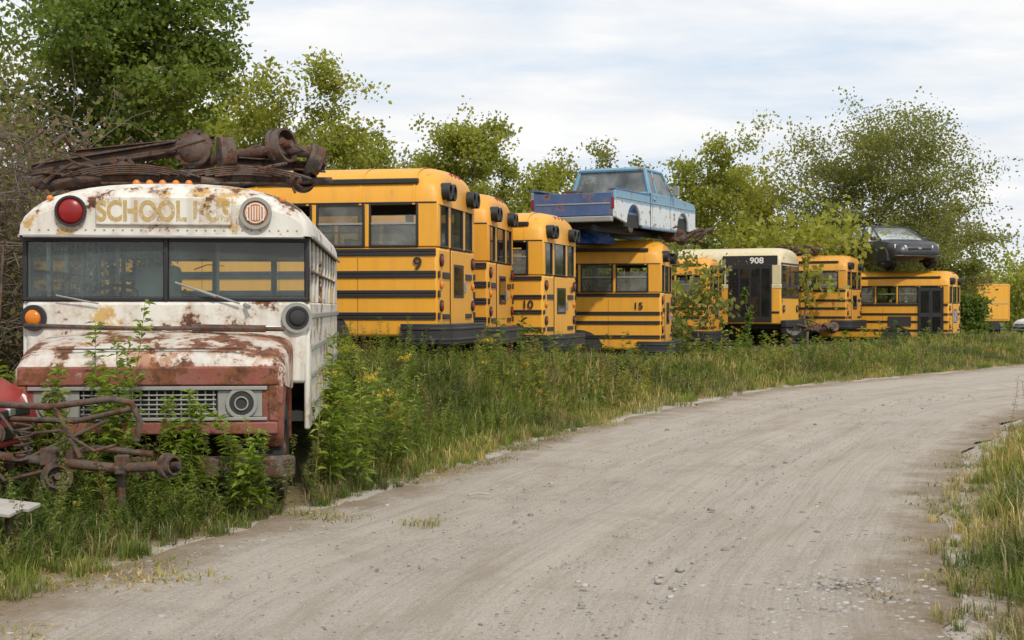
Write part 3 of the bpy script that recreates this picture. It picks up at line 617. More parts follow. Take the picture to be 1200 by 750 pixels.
        rl.box((0,.26,1.40),(.022,.70,1.49)); rl.box((0,1.70,1.40),(.022,2.14,1.49)); rl.box((0,.26,.81),(.022,.70,.88)); rl.box((0,1.70,.81),(.022,2.14,.88))
        tr=o.part('roof_trim_rail','black',.01); tr.box((-L+.1,.008,2.765),(-.3,.08,2.84)); tr.box((-L+.1,W-.08,2.765),(-.3,W-.008,2.84))
        tr.box((-L+.1,-.012,top-.012),(-.02,.02,top+.010))
        bp=o.part('rear_bumper','black',.012)
        for z0,z1,e in ((.44,.74,.0),(.49,.535,.012),(.645,.69,.012)):
            bp.prism([(-.55,-.05-e),(.04,-.06-e),(.20+e,.05),(.25+e,.3),(.25+e,2.1),(.20+e,2.35),(.04,2.46+e),(-.55,2.45+e),(-.55,2.405),(0,2.405),(.1,2.2),(.1,.2),(0,-.005),(-.55,-.005)],'z',z0,z1)
        if num:
            zz=1.23 if num=='10' else 1.525
            if num=='15': zz=1.47
            o.text('number_'+num,num,.25 if num=='9' else .21,(-.52 if num=='15' else -.30,-.029,zz),(rad(90),0,0),'black',1.1,.004,.003)
            if num!='9': o.text('rear_number_'+num,num,.16,(.028,2.0,1.54),(rad(90),0,rad(90)),'black',1.1,.004)
        sm=o.part('panel_seams','dark')
        for i in range(1,int(L/1.2)): sm.box((-1.2*i-.003,-.0035,.56),(-1.2*i+.003,.001,1.70))
        rv=o.part('roof_ribs',roofm,.004)
        for i in range(0,int(L/.8)):
            x=-.36-.8*i
            if x>-L+.4:
                A=superarc(-.008,W+.008,top-.03,3.06-top+.04,3.1); rv.loft([[(x-.02,y,z) for y,z in A],[(x+.02,y,z) for y,z in A]],closed=False,cap=False)
        if last:
            sd=o.part('open_side_door','dark',.01); sd.box((-1.05,-.034,.6),(-.22,-.028,2.42)); fr2=o.part('side_door_frame','black',.01); fr2.box((-1.1,-.045,.58),(-1.04,-.028,2.46)); fr2.box((-.24,-.045,.58),(-.18,-.028,2.46)); fr2.box((-.66,-.04,.6),(-.62,-.030,2.42))
            for x0,z0,z1 in ((-1.0,1.5,2.3),(-.58,1.5,2.3),(-1.0,.8,1.35),(-.58,.8,1.35)): gd.add([(x0,-.037,z0),(x0+.3,-.037,z0),(x0+.3,-.037,z1),(x0,-.037,z1)],[(0,1,2,3)])
            sd.box((-2.2,-.034,1.0),(-1.35,-.028,1.36))
    else:
        for y0,y1 in ((.05,.14),(1.17,1.23),(2.26,2.35)): fr.box((-.05,y0,1.45),(.016,y1,top+.05))
        gd=o.part('windshield_glass','glassd')
        o.part('windshield_recess','dark').box((.0125,.14,1.45),(.016,2.26,1.84))
        for y0,y1 in ((.14,1.17),(1.23,2.26)): gd.add([(.02,y0,1.47),(.02,y1,1.47),(.005,y1,top+.04),(.005,y0,top+.04)],[(0,1,2,3)])
        fr.box((-.05,.05,top),(.02,2.35,top+.06)); fr.box((.012,.1,1.40),(.022,2.3,1.45))
        dr=o.part('entrance_door','black',.01); dr.box((-1.75,-.03,.62),(-.3,-.013,2.5))
        for x0 in (-1.70,-1.34,-.98,-.64): gd.add([(x0,-.034,.8),(x0+.28,-.034,.8),(x0+.28,-.034,2.36),(x0,-.034,2.36)],[(0,1,2,3)])
        o.part('destination_band','black',.01).box((-1.95,-.016,2.48),(-.12,.04,2.78))
        o.text('fleet_number_908','908',.27,(-.80,-.022,2.53),(rad(90),0,0),'whitep',1.15,.006)
        am=o.part('amber_lamps','amber'); h=o.part('lamp_housings','black')
        for y0 in (.3,2.1): h.ring((0.01,y0,1.05),(1,0,0),.08,.12,.03); o.part('headlamps','chrome').dome((.015,y0,1.05),(1,0,0),.085,.03); am.dome((-.02,y0,2.72),(1,0,.3),.07,.05)
        mp=o.part('mirror_arms','black',.0); mp.tube([(.0,.1,2.3),(.35,-.15,2.35),(.38,-.2,2.0)],.015,6); mp.box((.33,-.28,1.75),(.38,-.1,2.1))
        o.part('front_bumper','black',.02).box((.0,-.02,.45),(.18,W+.02,.68)); o.part('rub_rails','black',.01).box((-L+.1,-.02,.9),(-.05,0,.97))
    o.part('chassis','dark').box((-L+.2,.35,.4),(-.1,W-.35,.55))
    for x in (-1.9,-L+1.2):
        if transit and x==-1.9: x=-2.6
        wheel(o,'',(x,.2,.47),(0,-1,0)); wheel(o,'',(x,W-.2,.47),(0,1,0))
        a=[(x+.58*math.cos(q),.55+.45*math.sin(q)) for q in [math.pi*k/12 for k in range(13)]]
        o.part('wheel_wells','dark').prism(a,'y',-.006,.3)
    if not transit:
        hd=o.part('hood',body,.08); hd.prism([(-L-.95,.7),(-L+.02,.7),(-L+.02,1.7),(-L-.35,1.62),(-L-.95,1.45)],'y',.35,W-.35)
        o.part('far_windshield','glassd').box((-L-.012,.12,sill+.05),(-L-.004,W-.12,top+.02))
    return o.done()
for i,b in enumerate(buses): bus(b,i==len(buses)-1)
# ---------------------------------------------------------------- old white bus
def whitebus():
    o=Obj('old_white_school_bus',(-2.93,12.1,.0),rad(5)); L=6.6; w=1.2; sill=1.64; top=2.2; dz=.10
    bd=o.part('side_walls','white',.015)
    for s in (-1,1):
        x0,x1=sorted((s*w,s*(w-.05))); bd.box((x0,.0,.55),(x1,L,sill))
    o.part('rear_wall','white').box((-w+.05,L-.05,.55),(w-.05,L-.001,sill))
    o.part('floor','dark').box((-w+.05,.05,.62),(w-.05,L-.05,.7))
    cw=o.part('cowl','white',.03); cw.prism([(-w-.004,.2),(-w-.004,.06),(-w+.05,-.04),(-.6,-.085),(0,-.1),(.6,-.085),(w-.05,-.04),(w+.004,.06),(w+.004,.2)],'z',.95,sill+.01)
    o.part('cowl_moulding','chrome',.006).prism([(-w+.02,-.05),(-.6,-.105),(0,-.12),(.6,-.105),(w-.02,-.05),(w-.02,.0),(-w+.02,.0)],'z',1.42,1.44)
    ps=o.part('window_posts','white',.012)
    for s in (-1,1):
        x0,x1=sorted((s*(w-.002),s*(w-.05)))
        ps.box((x0,.02,sill),(x1,.16,top))
        for i in range(8):
            y=.16+.72*i+.66; ps.box((x0,y,sill),(x1,y+.06,top))
            f=o.part('window_frames','black',.004); f.box((x0-.004,y-.66,sill+.26),(x1+.004,y,sill+.285))
            g=o.part('side_glass','glass'); xm=(x0+x1)/2; g.add([(xm,y-.66,sill),(xm,y,sill),(xm,y,top),(xm,y-.66,top)],[(0,1,2,3)])
        ps.box((x0,L-.72,sill),(x1,L,top))
    for x0,x1 in ((-w+.05,-.95),(-.42,-.34),(.34,.42),(.95,w-.05)): ps.box((x0,L-.05,sill),(x1,L-.002,top))
    f=o.part('windshield_frame','black',.012)
    def yb(x): return -.085+.06*(x/w)**2*1.1
    for a,b2 in ((-w+.0,-.025),(.025,w-.0)):
        pts=np.linspace(a,b2,6)
        for i in range(5):
            x0,x1=pts[i],pts[i+1]
            for z0,z1 in ((sill+.01,sill+.05),(top-.05,top+.01)):
                f.add([(x0,yb(x0)-.012,z0),(x1,yb(x1)-.012,z0),(x1,yb(x1)-.012,z1),(x0,yb(x0)-.012,z1),(x0,yb(x0)+.03,z0),(x1,yb(x1)+.03,z0),(x1,yb(x1)+.03,z1),(x0,yb(x0)+.03,z1)],[(0,1,2,3),(7,6,5,4),(0,4,5,1),(3,2,6,7)])
            o.part('windshield_glass','wsglass').add([(x0,yb(x0)+.01,sill+.04),(x1,yb(x1)+.01,sill+.04),(x1,yb(x1)+.01,top-.04),(x0,yb(x0)+.01,top-.04)],[(0,1,2,3)])
    f.box((-.022,-.105,sill+.01),(.022,-.05,top))
    for s in (-1,1):
        x0,x1=sorted((s*w,s*(w-.045))); f.box((x0,yb(w)-.015,sill+.01),(x1,.02,top))
    r=o.part('roof','white',0,60); secs=[]
    for y,sz,sx in ((-.17,.60,.05),(-.155,.74,.03),(-.10,.86,.015),(.02,.95,.0),(.22,.99,0),(.6,1,0),(L-.4,1,0),(L-.1,.9,.02),(L+.05,.6,.06)):
        secs.append([(x,y,z) for x,z in superarc(-w-.02+sx,w+.02-sx,top,.475*sz,2.5,20)])
    r.loft(secs,closed=False,cap=True)
    o.part('visor_lip','chrome',.008).box((-w+.04,-.185,top-.02),(w-.04,-.02,top+.006))
    tr=o.part('roof_drip_rails','grey',.006)
    for s in (-1,1): x0,x1=sorted((s*(w+.015),s*(w+.04))); tr.box((x0,-.02,top-.015),(x1,L,top+.015))
    o.part('ceiling','grey').box((-w+.06,.1,top+.03),(w-.06,L-.1,top+.05))
    rv=o.part('rivets','grey')
    for i in range(30): rv.dome((-1.1+i*2.2/29,-.172,top+.045),(0,-1,0),.009,.006,6,2)
    o.part('sign_panel','white',.012).box((-.56,-.20,top+.085),(.56,-.15,top+.325))
    o.text('lettering_school_bus','SCHOOL BUS',.235,(0,-.203,top+.125),(rad(90),0,0),'letter',.78,.008,.001)
    bk=o.part('lamp_rings','black')
    bk.ring((-.76,-.19,top+.20),(0,-1,0),.11,.13,.03); bk.tube([(-.76,-.14,top+.2),(-.76,-.195,top+.2)],.125,24); o.part('red_warning_lamp','red').dome((-.76,-.195,top+.2),(0,-1,0),.112,.04,24)
    wr=o.part('lamp_rings_white','grey'); wr.ring((.76,-.19,top+.19),(0,-1,0),.105,.135,.03); wr.tube([(.76,-.14,top+.19),(.76,-.193,top+.19)],.12,24); o.part('faded_warning_lamp','paleamber').dome((.76,-.194,top+.19),(0,-1,0),.104,.03,24)
    lg=o.part('lamp_grille','whitep'); lg.ring((.76,-.222,top+.19),(0,-1,0),.075,.083,.004)
    for k in range(-3,4): lg.box((.76+k*.022-.004,-.230,top+.19-.06),(.76+k*.022+.004,-.222,top+.19+.06))
    for x in (-.22,-.11,0,.11,.22): o.part('roof_marker_lamps','amber').dome((x-.05,.08,top+.45),(0,-.4,1),.035,.04,12)
    for x in (-.95,.98): o.part('roof_marker_lamps','amber').dome((x,-.1,top+.31),(0,-.6,1),.03,.03,12)
    for s,mt in ((-1,'amber'),(1,'dark')):
        x=s*1.09; y=-.03; bk.ring((x,y-.02,1.51),(s*.25,-1,0),.075,.11 if s<0 else .10,.04); bk.tube([(x,y+.03,1.51),(x+s*.012,y-.04,1.51)],.1,20); o.part('cowl_lamp_'+mt,mt).dome((x+s*.01,y-.04,1.51),(s*.25,-1,0),.075,.04,20)
    wr.ring((1.09,-.055,1.51),(.25,-1,0),.10,.13,.03)
    wp=o.part('wipers','grey'); wp.tube([(.62,-.13,1.63),(.30,-.125,1.74),(.12,-.12,1.79)],.008,6); wp.tube([(.42,-.135,1.69),(.08,-.125,1.81)],.009,6); wp.tube([(-.55,-.13,1.63),(-.9,-.12,1.70)],.007,6)
    wp.tube([(.66,-.11,1.62),(.70,-.16,1.60)],.02,8)
    ma=o.part('mirror_arm','rust'); ma.tube([(-w,0,2.05),(-w-.12,-.15,2.1),(-w-.14,-.2,1.5),(-w,-.02,1.45)],.011,6)
    def sec(y,zt,hw,zb,rr=.16):
        pts=[(-hw,y,zb)]
        for k in range(6): a=math.pi-k*math.pi/10; pts.append((-hw+rr+rr*math.cos(a),y,zt-.05-rr*.75+rr*.75*math.sin(a)))
        pts+=[(-hw*.6,y,zt-.02),(-hw*.3,y,zt-.002),(0,y,zt),(hw*.3,y,zt-.002),(hw*.6,y,zt-.02)]
        for k in range(6): a=math.pi/2-k*math.pi/10; pts.append((hw-rr+rr*math.cos(a),y,zt-.05-rr*.75+rr*.75*math.sin(a)))
        pts.append((hw,y,zb)); return pts
    secs=[sec(-.06,1.41,1.06,.92),sec(-.3,1.39,1.06,.92),sec(-.6,1.34,1.06,.95),sec(-.85,1.27,1.05,.98,.2),sec(-.95,1.20,1.02,1.0,.14),sec(-.97,1.14,.99,1.02,.08)]
    o.part('hood_top','hood',.0,50).loft(secs,closed=True)
    o.part('hood_seam','dark').box((-.72,-.9,1.265),(.72,-.885,1.275))
    hl=o.part('hood_ridge','hood',.02); hl.prism([(-.07,1.425),(-.62,1.355),(-.9,1.275),(-.9,1.22),(-.1,1.33)],'x',-.03,.03)
    fe=o.part('fenders','hoodred',.03)
    for s in (-1,1):
        poly=[(-.98,.55+dz),(-.98,.935+dz),(.10,.935+dz),(.10,.45)]+[(-.40+.44*math.cos(q),.47+.46*math.sin(q)) for q in [math.pi*k/14 for k in range(15)]]
        x0,x1=sorted((s*1.04,s*.86)); fe.prism(poly,'x',x0,x1)
    fp=o.part('front_panel','hoodred',.015)
    fp.box((-1.0,-1.0,.885+dz),(1.0,-.9,1.035+dz)); fp.box((-1.0,-1.0,.50+dz),(1.0,-.9,.60+dz))
    for s in (-1,1): x0,x1=sorted((s*1.01,s*.93)); fp.box((x0,-.998,.6+dz),(x1,-.9,.885+dz))
    gb=o.part('grille_back','dark'); gb.box((-.93,-.93,.6+dz),(.93,-.91,.885+dz))
    gr_=o.part('grille_bars','grey',.004)
    gr_.box((-.92,-1.005,.850+dz),(.92,-.95,.88+dz)); gr_.box((-.92,-1.005,.61+dz),(.92,-.95,.635+dz))
    for k in range(5): gr_.box((-.52,-.980,.655+.037*k+dz),(.52,-.955,.668+.037*k+dz))
    for k in range(17): x=-.5+k*.0625; gr_.box((x-.006,-.972,.64+dz),(x+.006,-.952,.845+dz))
    for x in (-.72,.72):
        gr_.ring((x,-1.0,.745+dz),(0,1,0),.095,.125,.05)
        bz=o.part('headlamp_bezel','grey',.01); bz.box((x-.19,-.975,.635+dz),(x+.19,-.95,.85+dz)); o.part('headlamp_bowls','dark').tube([(x,-.98,.745+dz),(x,-.99,.745+dz)],.1,24); o.part('headlamp_lens','grey').ring((x,-.995,.745+dz),(0,-1,0),.045,.056,.01)
    o.part('front_bumper','rust',.03).prism([(-1.15,-.98),(-1.05,-1.12),(1.05,-1.12),(1.15,-.98),(1.08,-.98),(1.0,-1.06),(-1.0,-1.06),(-1.08,-.98)],'z',.26,.44)
    for x in (-.95,.95): wheel(o,'',(x*.96,-.40,.42),(1 if x>0 else -1,0,0),.42,.22,'rust')
    for x in (-.98,.98): wheel(o,'',(x,4.6,.42),(1 if x>0 else -1,0,0),.44,.26,'rust')
    rr=o.part('side_rub_rails','grey',.008)
    for s in (-1,1):
        for z0 in (.72,.98,1.22,1.5): x0,x1=sorted((s*w,s*(w+.022))); rr.box((x0,.25,z0),(x1,L,z0+.05))
    rp=o.part('loose_pipe','rust'); rp.tube([(-1.12,-.28,1.45),(-.3,-.32,1.425),(.4,-.3,1.425),(1.0,-.26,1.415)],.018,8); rp.tube([(.25,-.32,1.43),(.85,-.3,1.42)],.03,8)
    st=o.part('seats','seat',.04)
    for i in range(6):
        for x in (-1.05,.2): st.box((x,1.9+.78*i,.7),(x+.85,2.0+.78*i,1.72)); st.box((x,1.5+.78*i,.7),(x+.85,1.9+.78*i,1.12))
    o.part('driver_seat','seatbr',.05).box((-.44,.9,1.1),(-.02,1.02,1.98))
    o.part('driver_seat','seatbr').box((-.44,.5,1.0),(-.02,.9,1.12))
    sw=o.part('steering_wheel','black'); sw.ring((-.5,.28,1.68),(0,-.6,1),.19,.215,.02,28); sw.tube([(-.5,.3,1.68),(-.5,.15,1.2)],.02,8)
    pr=o.part('grab_poles','chrome'); pr.tube([(-.62,1.1,.7),(-.62,1.1,top)],.016,8); pr.tube([(.35,.6,.7),(.35,.6,top)],.016,8); pr.tube([(-.62,1.1,1.55),(-1.1,1.1,1.55)],.016,8)
    for k in range(6): pr.tube([(-.95+.05*k,.9,1.3),(-.95+.05*k,.9,top)],.007,5)
    o.done()
whitebus()
# ---------------------------------------------------------------- rusty axle pile on the white bus
def axlepile():
    o=Obj('rusty_axle_pile',(-3.0,12.9,2.66),rad(5),scale=1.08)
    p=o.part('beams','rust',.006)
    p.tube([(-1.25,.2,.06),(-.75,.18,.22),(-.3,.12,.30),(.15,.1,.38)],.05,10)
    p.tube([(-1.15,.0,.03),(-.5,-.15,.10),(.15,-.18,.12),(.75,-.1,.16)],.04,10)
    p.tube([(-.2,.3,.08),(.3,.2,.30),(.8,.0,.34),(1.1,-.1,.32)],.05,10)
    p.tube([(.2,-.3,.06),(1.25,.15,.10)],.035,8); p.tube([(-.95,.35,.04),(.0,.4,.18),(.9,.45,.1)],.04,8)
    c=o.part('channel_rails','rust',.006)
    def rail(a,b,h=.09,t=.05):
        a=Vector(a);b=Vector(b); d=(b-a).normalized(); s=d.cross(Vector((0,0,1))).normalized()*t; u=Vector((0,0,h)); q=u*.18
        for lo,hi,wd in ((Vector((0,0,0)),q,1),(u-q,u,1),(q,u-q,.2)):
            ss=s*wd; c.add([a-ss+lo,a+ss+lo,a+ss+hi,a-ss+hi,b-ss+lo,b+ss+lo,b+ss+hi,b-ss+hi],[(0,1,2,3),(7,6,5,4),(0,4,5,1),(1,5,6,2),(2,6,7,3),(3,7,4,0)])
    rail((-1.2,-.1,.10),(-.05,.05,.32),.10); rail((-.6,-.28,.02),(.9,-.2,.04)); rail((-.9,.1,.27),(.25,.25,.42),.07,.03); rail((.3,.1,.22),(1.2,.0,.16),.08)
    d=o.part('differentials','rust',0,60)
    for q,r in (((.10,.08,.35),.14),((-.45,-.15,.14),.10)):
        d.dome(q,(-.3,-1,.2),r,r*.55,20,6); d.dome(q,(.3,1,-.2),r,r*1.2,20,6); d.ring(q,(-.3,-1,.2),r*.9,r*1.2,.03,20)
        for k in range(10): a=k*.628; d.dome((q[0]+r*1.05*math.cos(a),q[1]-.03,q[2]+r*1.05*math.sin(a)),(-.3,-1,.2),.014,.02,6,2)
    for q,ax,r in (((.34,-.2,.28),(1,.3,.1),.15),((.80,-.12,.35),(1,-.6,.2),.16),((1.06,-.05,.28),(1,.2,-.3),.13),((-1.12,.1,.10),(1,0,.2),.12),((1.0,.15,.10),(.3,-1,.2),.11),((.58,.3,.26),(.5,-1,.3),.14)):
        d.ring(Vector(q),ax,.05,r,.04,20); d.ring(Vector(q)+Vector(ax).normalized()*.04,ax,r*.8,r*.92,.08,20); d.ring(Vector(q)+Vector(ax).normalized()*.03,ax,.02,r*.45,.05,16); d.tube([q,Vector(q)+Vector(ax).normalized()*.16],.035,10)
    sp=o.part('leaf_springs','rust',.003)
    for off,yy in ((-.35,-.33),(.55,-.28)):
        for k in range(5):
            n=9; L=.55-.08*k; A=[]
            for i in range(n):
                t=-1+2*i/(n-1); A.append((off+t*L,yy,.05+.12*(1-(t*L/.62)**2)-.016*k))
            sp.loft([[(x,y-.035,z),(x,y+.035,z),(x,y+.035,z+.012),(x,y-.035,z+.012)] for x,y,z in A])
    rn=random.Random(4); ro=o.part('rods_and_cables','rust')
    for k in range(30):
        a=Vector((rn.uniform(-1.3,1.0),rn.uniform(-.35,.4),rn.uniform(.04,.36))); b=a+Vector((rn.uniform(-.5,.6),rn.uniform(-.2,.2),rn.uniform(-.14,.12))); m_=(a+b)/2+Vector((0,0,rn.uniform(-.02,.12)))
        ro.tube([a,m_,b],rn.choice([.008,.012,.02]),6)
    o.done()
axlepile()
# ---------------------------------------------------------------- pickup on roof
def pickup():
    th=rad(26)
    o=Obj('pickup_truck',(1.28,30.2,3.17),math.pi/2-th)
    L=5.2; W=.98
    def arch(cx,r,z0): return [(cx+r*math.cos(q),z0+r*math.sin(q)) for q in [math.pi*k/12 for k in range(13)]]
    sd=o.part('body_sides','pickup',.02)
    for s in (-1,1):
        poly=[(0,.32),(0,.92),(2.1,.92),(2.1,.98),(3.75,.98),(5.1,.90),(5.2,.82),(5.2,.30)]
        poly=poly+[(4.75,.22)]+arch(4.3,.42,.22)+[(3.8,.16),(1.6,.16)]+arch(1.1,.42,.22)
        y0,y1=sorted((s*W,s*(W-.07))); sd.prism(poly,'y',y0,y1)
    bd=o.part('bed','pickblue',.01); bd.box((.02,-W+.07,.42),(2.05,W-.07,.48)); bd.box((2.02,-W+.071,.48),(2.10,W-.071,.96))
    bd.box((-.0,-W+.072,.36),(.05,W-.072,.84))
    o.part('tailgate_trim','chrome',.004).box((-.012,-W+.12,.60),(0,W-.12,.63))
    ra=o.part('bed_rails','pickblue',.01)
    for s in (-1,1): y0,y1=sorted((s*(W+.006),s*(W-.16))); ra.box((-.01,y0,.90),(2.08,y1,.935))
    o.part('rear_bumper','grey',.02).box((-.16,-.95,.22),(-.02,.95,.34))
    for s in (-1,1): y0,y1=sorted((s*.96,s*.90)); o.part('tail_lamps','red',.01).box((-.02,y0,.5),(-.002,y1,.74))
    cb=o.part('cab_lower','pickup',.02); cb.box((2.13,-W+.071,.3),(3.72,W-.071,.95))
    hd=o.part('hood','pickup',.04); hd.prism([(3.7,.5),(3.7,1.0),(4.4,.985),(5.15,.90),(5.2,.80),(5.2,.5)],'y',-W+.072,W-.072)
    o.part('front_grille','chrome',.01).box((5.2,-.85,.4),(5.24,.85,.8)); o.part('front_bumper','chrome',.02).box((5.22,-.98,.2),(5.36,.98,.36))
    zt=1.52; wb=.93; wt=.78
    rf=o.part('cab_roof','pickup',.035)
    rf.add([(2.22,-wt,zt-.01),(3.34,-wt,zt-.01),(3.34,wt,zt-.01),(2.22,wt,zt-.01),(2.30,-wt+.08,zt+.07),(3.24,-wt+.08,zt+.07),(3.24,wt-.08,zt+.07),(2.30,wt-.08,zt+.07)],[(0,3,2,1),(4,5,6,7),(0,1,5,4),(1,2,6,5),(2,3,7,6),(3,0,4,7)])
    pl=o.part('cab_pillars','pickup',.01)
    def bar(a,b,r): pl.tube([a,b],r,6)
    for s in (-1,1):
        bar((2.16,s*wb,.95),(2.25,s*wt,zt),.055); bar((3.76,s*wb,.95),(3.30,s*wt,zt),.04); bar((2.62,s*wb,.95),(2.64,s*wt,zt),.03); bar((2.2,s*wt,zt-.01),(3.32,s*wt,zt-.01),.04); bar((3.45,s*wb,.97),(3.42,s*(wt+.04),1.4),.018)
    bar((2.22,-wt,zt),(2.22,wt,zt),.045); bar((3.32,-wt,zt),(3.32,wt,zt),.04); bar((2.15,-wb,.97),(2.15,wb,.97),.04)
    g=o.part('cab_glass','carglass')
    g.add([(2.15,-wb,.97),(2.15,wb,.97),(2.24,wt,zt),(2.24,-wt,zt)],[(0,1,2,3)]); g.add([(3.78,-wb,.97),(3.78,wb,.97),(3.31,wt,zt),(3.31,-wt,zt)],[(0,1,2,3)])
    for s in (-1,1): g.add([(2.15,s*wb,.97),(3.77,s*wb,.97),(3.31,s*wt,zt),(2.24,s*wt,zt)],[(0,1,2,3)])
    o.part('bench_seat','seat',.04).box((2.45,-.8,.6),(2.65,.8,1.12))
    dk=o.part('wheel_wells','dark')
    for cx in (1.1,4.3): dk.box((cx-.45,-W+.075,.16),(cx+.45,W-.075,.62 if cx>2 else .42))
    hb=o.part('axle_stubs','rust')
    for cx in (1.1,4.3): hb.tube([(cx,-.85,.2),(cx,.85,.2)],.05,10); hb.ring((cx,-.9,.2),(0,1,0),.04,.16,.1); hb.ring((cx,.8,.2),(0,1,0),.04,.16,.1)
    ch=o.part('frame_rails','black',.01)
    for s in (-.42,.42): ch.box((.1,s-.04,.05),(5.1,s+.04,.17))
    o.part('door_seams','dark').box((2.2,-W-.002,.2),(2.21,-W+.02,.97)); o.part('door_seams','dark').box((3.42,-W-.002,.2),(3.43,-W+.02,.97)); o.part('bed_gap','dark').box((2.08,-W-.003,.17),(2.115,-W+.02,.97))
    tr=o.part('side_trim','chrome',.004); tr.box((.02,-W-.012,.74),(5.1,-W,.76)); o.part('door_handle','chrome',.004).box((2.28,-W-.03,.82),(2.42,-W,.85))
    mr=o.part('mirror','chrome',.01); mr.box((3.42,-W-.2,1.0),(3.46,-W-.06,1.22)); mr.tube([(3.44,-W+.02,.97),(3.44,-W-.1,1.05)],.012,6)
    rn=random.Random(3); jk=o.part('junk_in_bed','rust',.02)
    for k in range(7): x=rn.uniform(.2,1.7); y=rn.uniform(-.7,.5); jk.box((x,y,.48),(x+.3,y+.3,.48+rn.uniform(.2,.5)))
    o.done()
pickup()
def lump(name,c,r,mat,seed):
    rn=np.random.default_rng(seed); o=Obj(name,c); p=o.part('folds',mat,0,80); n=40;m_=12; V=[];F=[]
    for j in range(m_+1):
        t=j/m_*math.pi/2
        for k in range(n):
            a=2*math.pi*k/n; q=1+.18*math.sin(3*a+j*.5)+.10*math.sin(9*a+1.5*j)+rn.normal()*.03
            V.append((r[0]*math.cos(a)*math.cos(t)*q,r[1]*math.sin(a)*math.cos(t)*q,r[2]*math.sin(t)*(1+.12*math.sin(5*a+j))))
    for j in range(m_):
        for k in range(n): F.append((j*n+k,j*n+(k+1)%n,(j+1)*n+(k+1)%n,(j+1)*n+k))
    p.add(V,F); o.done()
lump('blue_tarp',(1.5,32.0,3.02),(.7,.5,.42),'tarp',1)
def junk(name,c,sx,seed,n=10):
    rn=random.Random(seed); o=Obj(name,c,rn.uniform(-.4,.2)); p=o.part('scrap_pieces','rust',.01); q=o.part('scrap_hubs','rust',0,60)
    for k in range(n):
        a=Vector((rn.uniform(-sx,sx),rn.uniform(-.4,.4),rn.uniform(.02,.25))); b=a+Vector((rn.uniform(-.6,.6),rn.uniform(-.3,.3),rn.uniform(-.1,.25))); p.tube([a,(a+b)/2+Vector((0,0,.05)),b],rn.uniform(.02,.06),8)
    for k in range(4):
        a=Vector((rn.uniform(-sx,sx),rn.uniform(-.3,.3),rn.uniform(.08,.22))); q.ring(a,(rn.uniform(-1,1),rn.uniform(-1,1),.3),.06,.16,.1,16); q.dome(a,(rn.uniform(-1,1),-1,.3),.10,.1,12)
    o.done()
junk('scrap_metal_pile',(10.2,50.6,3.42),.9,5,16); junk('scrap_metal_pile',(3.9,33.4,3.08),.45,6,12)
junk('scrap_metal_pile',(9.9,45.4,.8),.35,9,8)
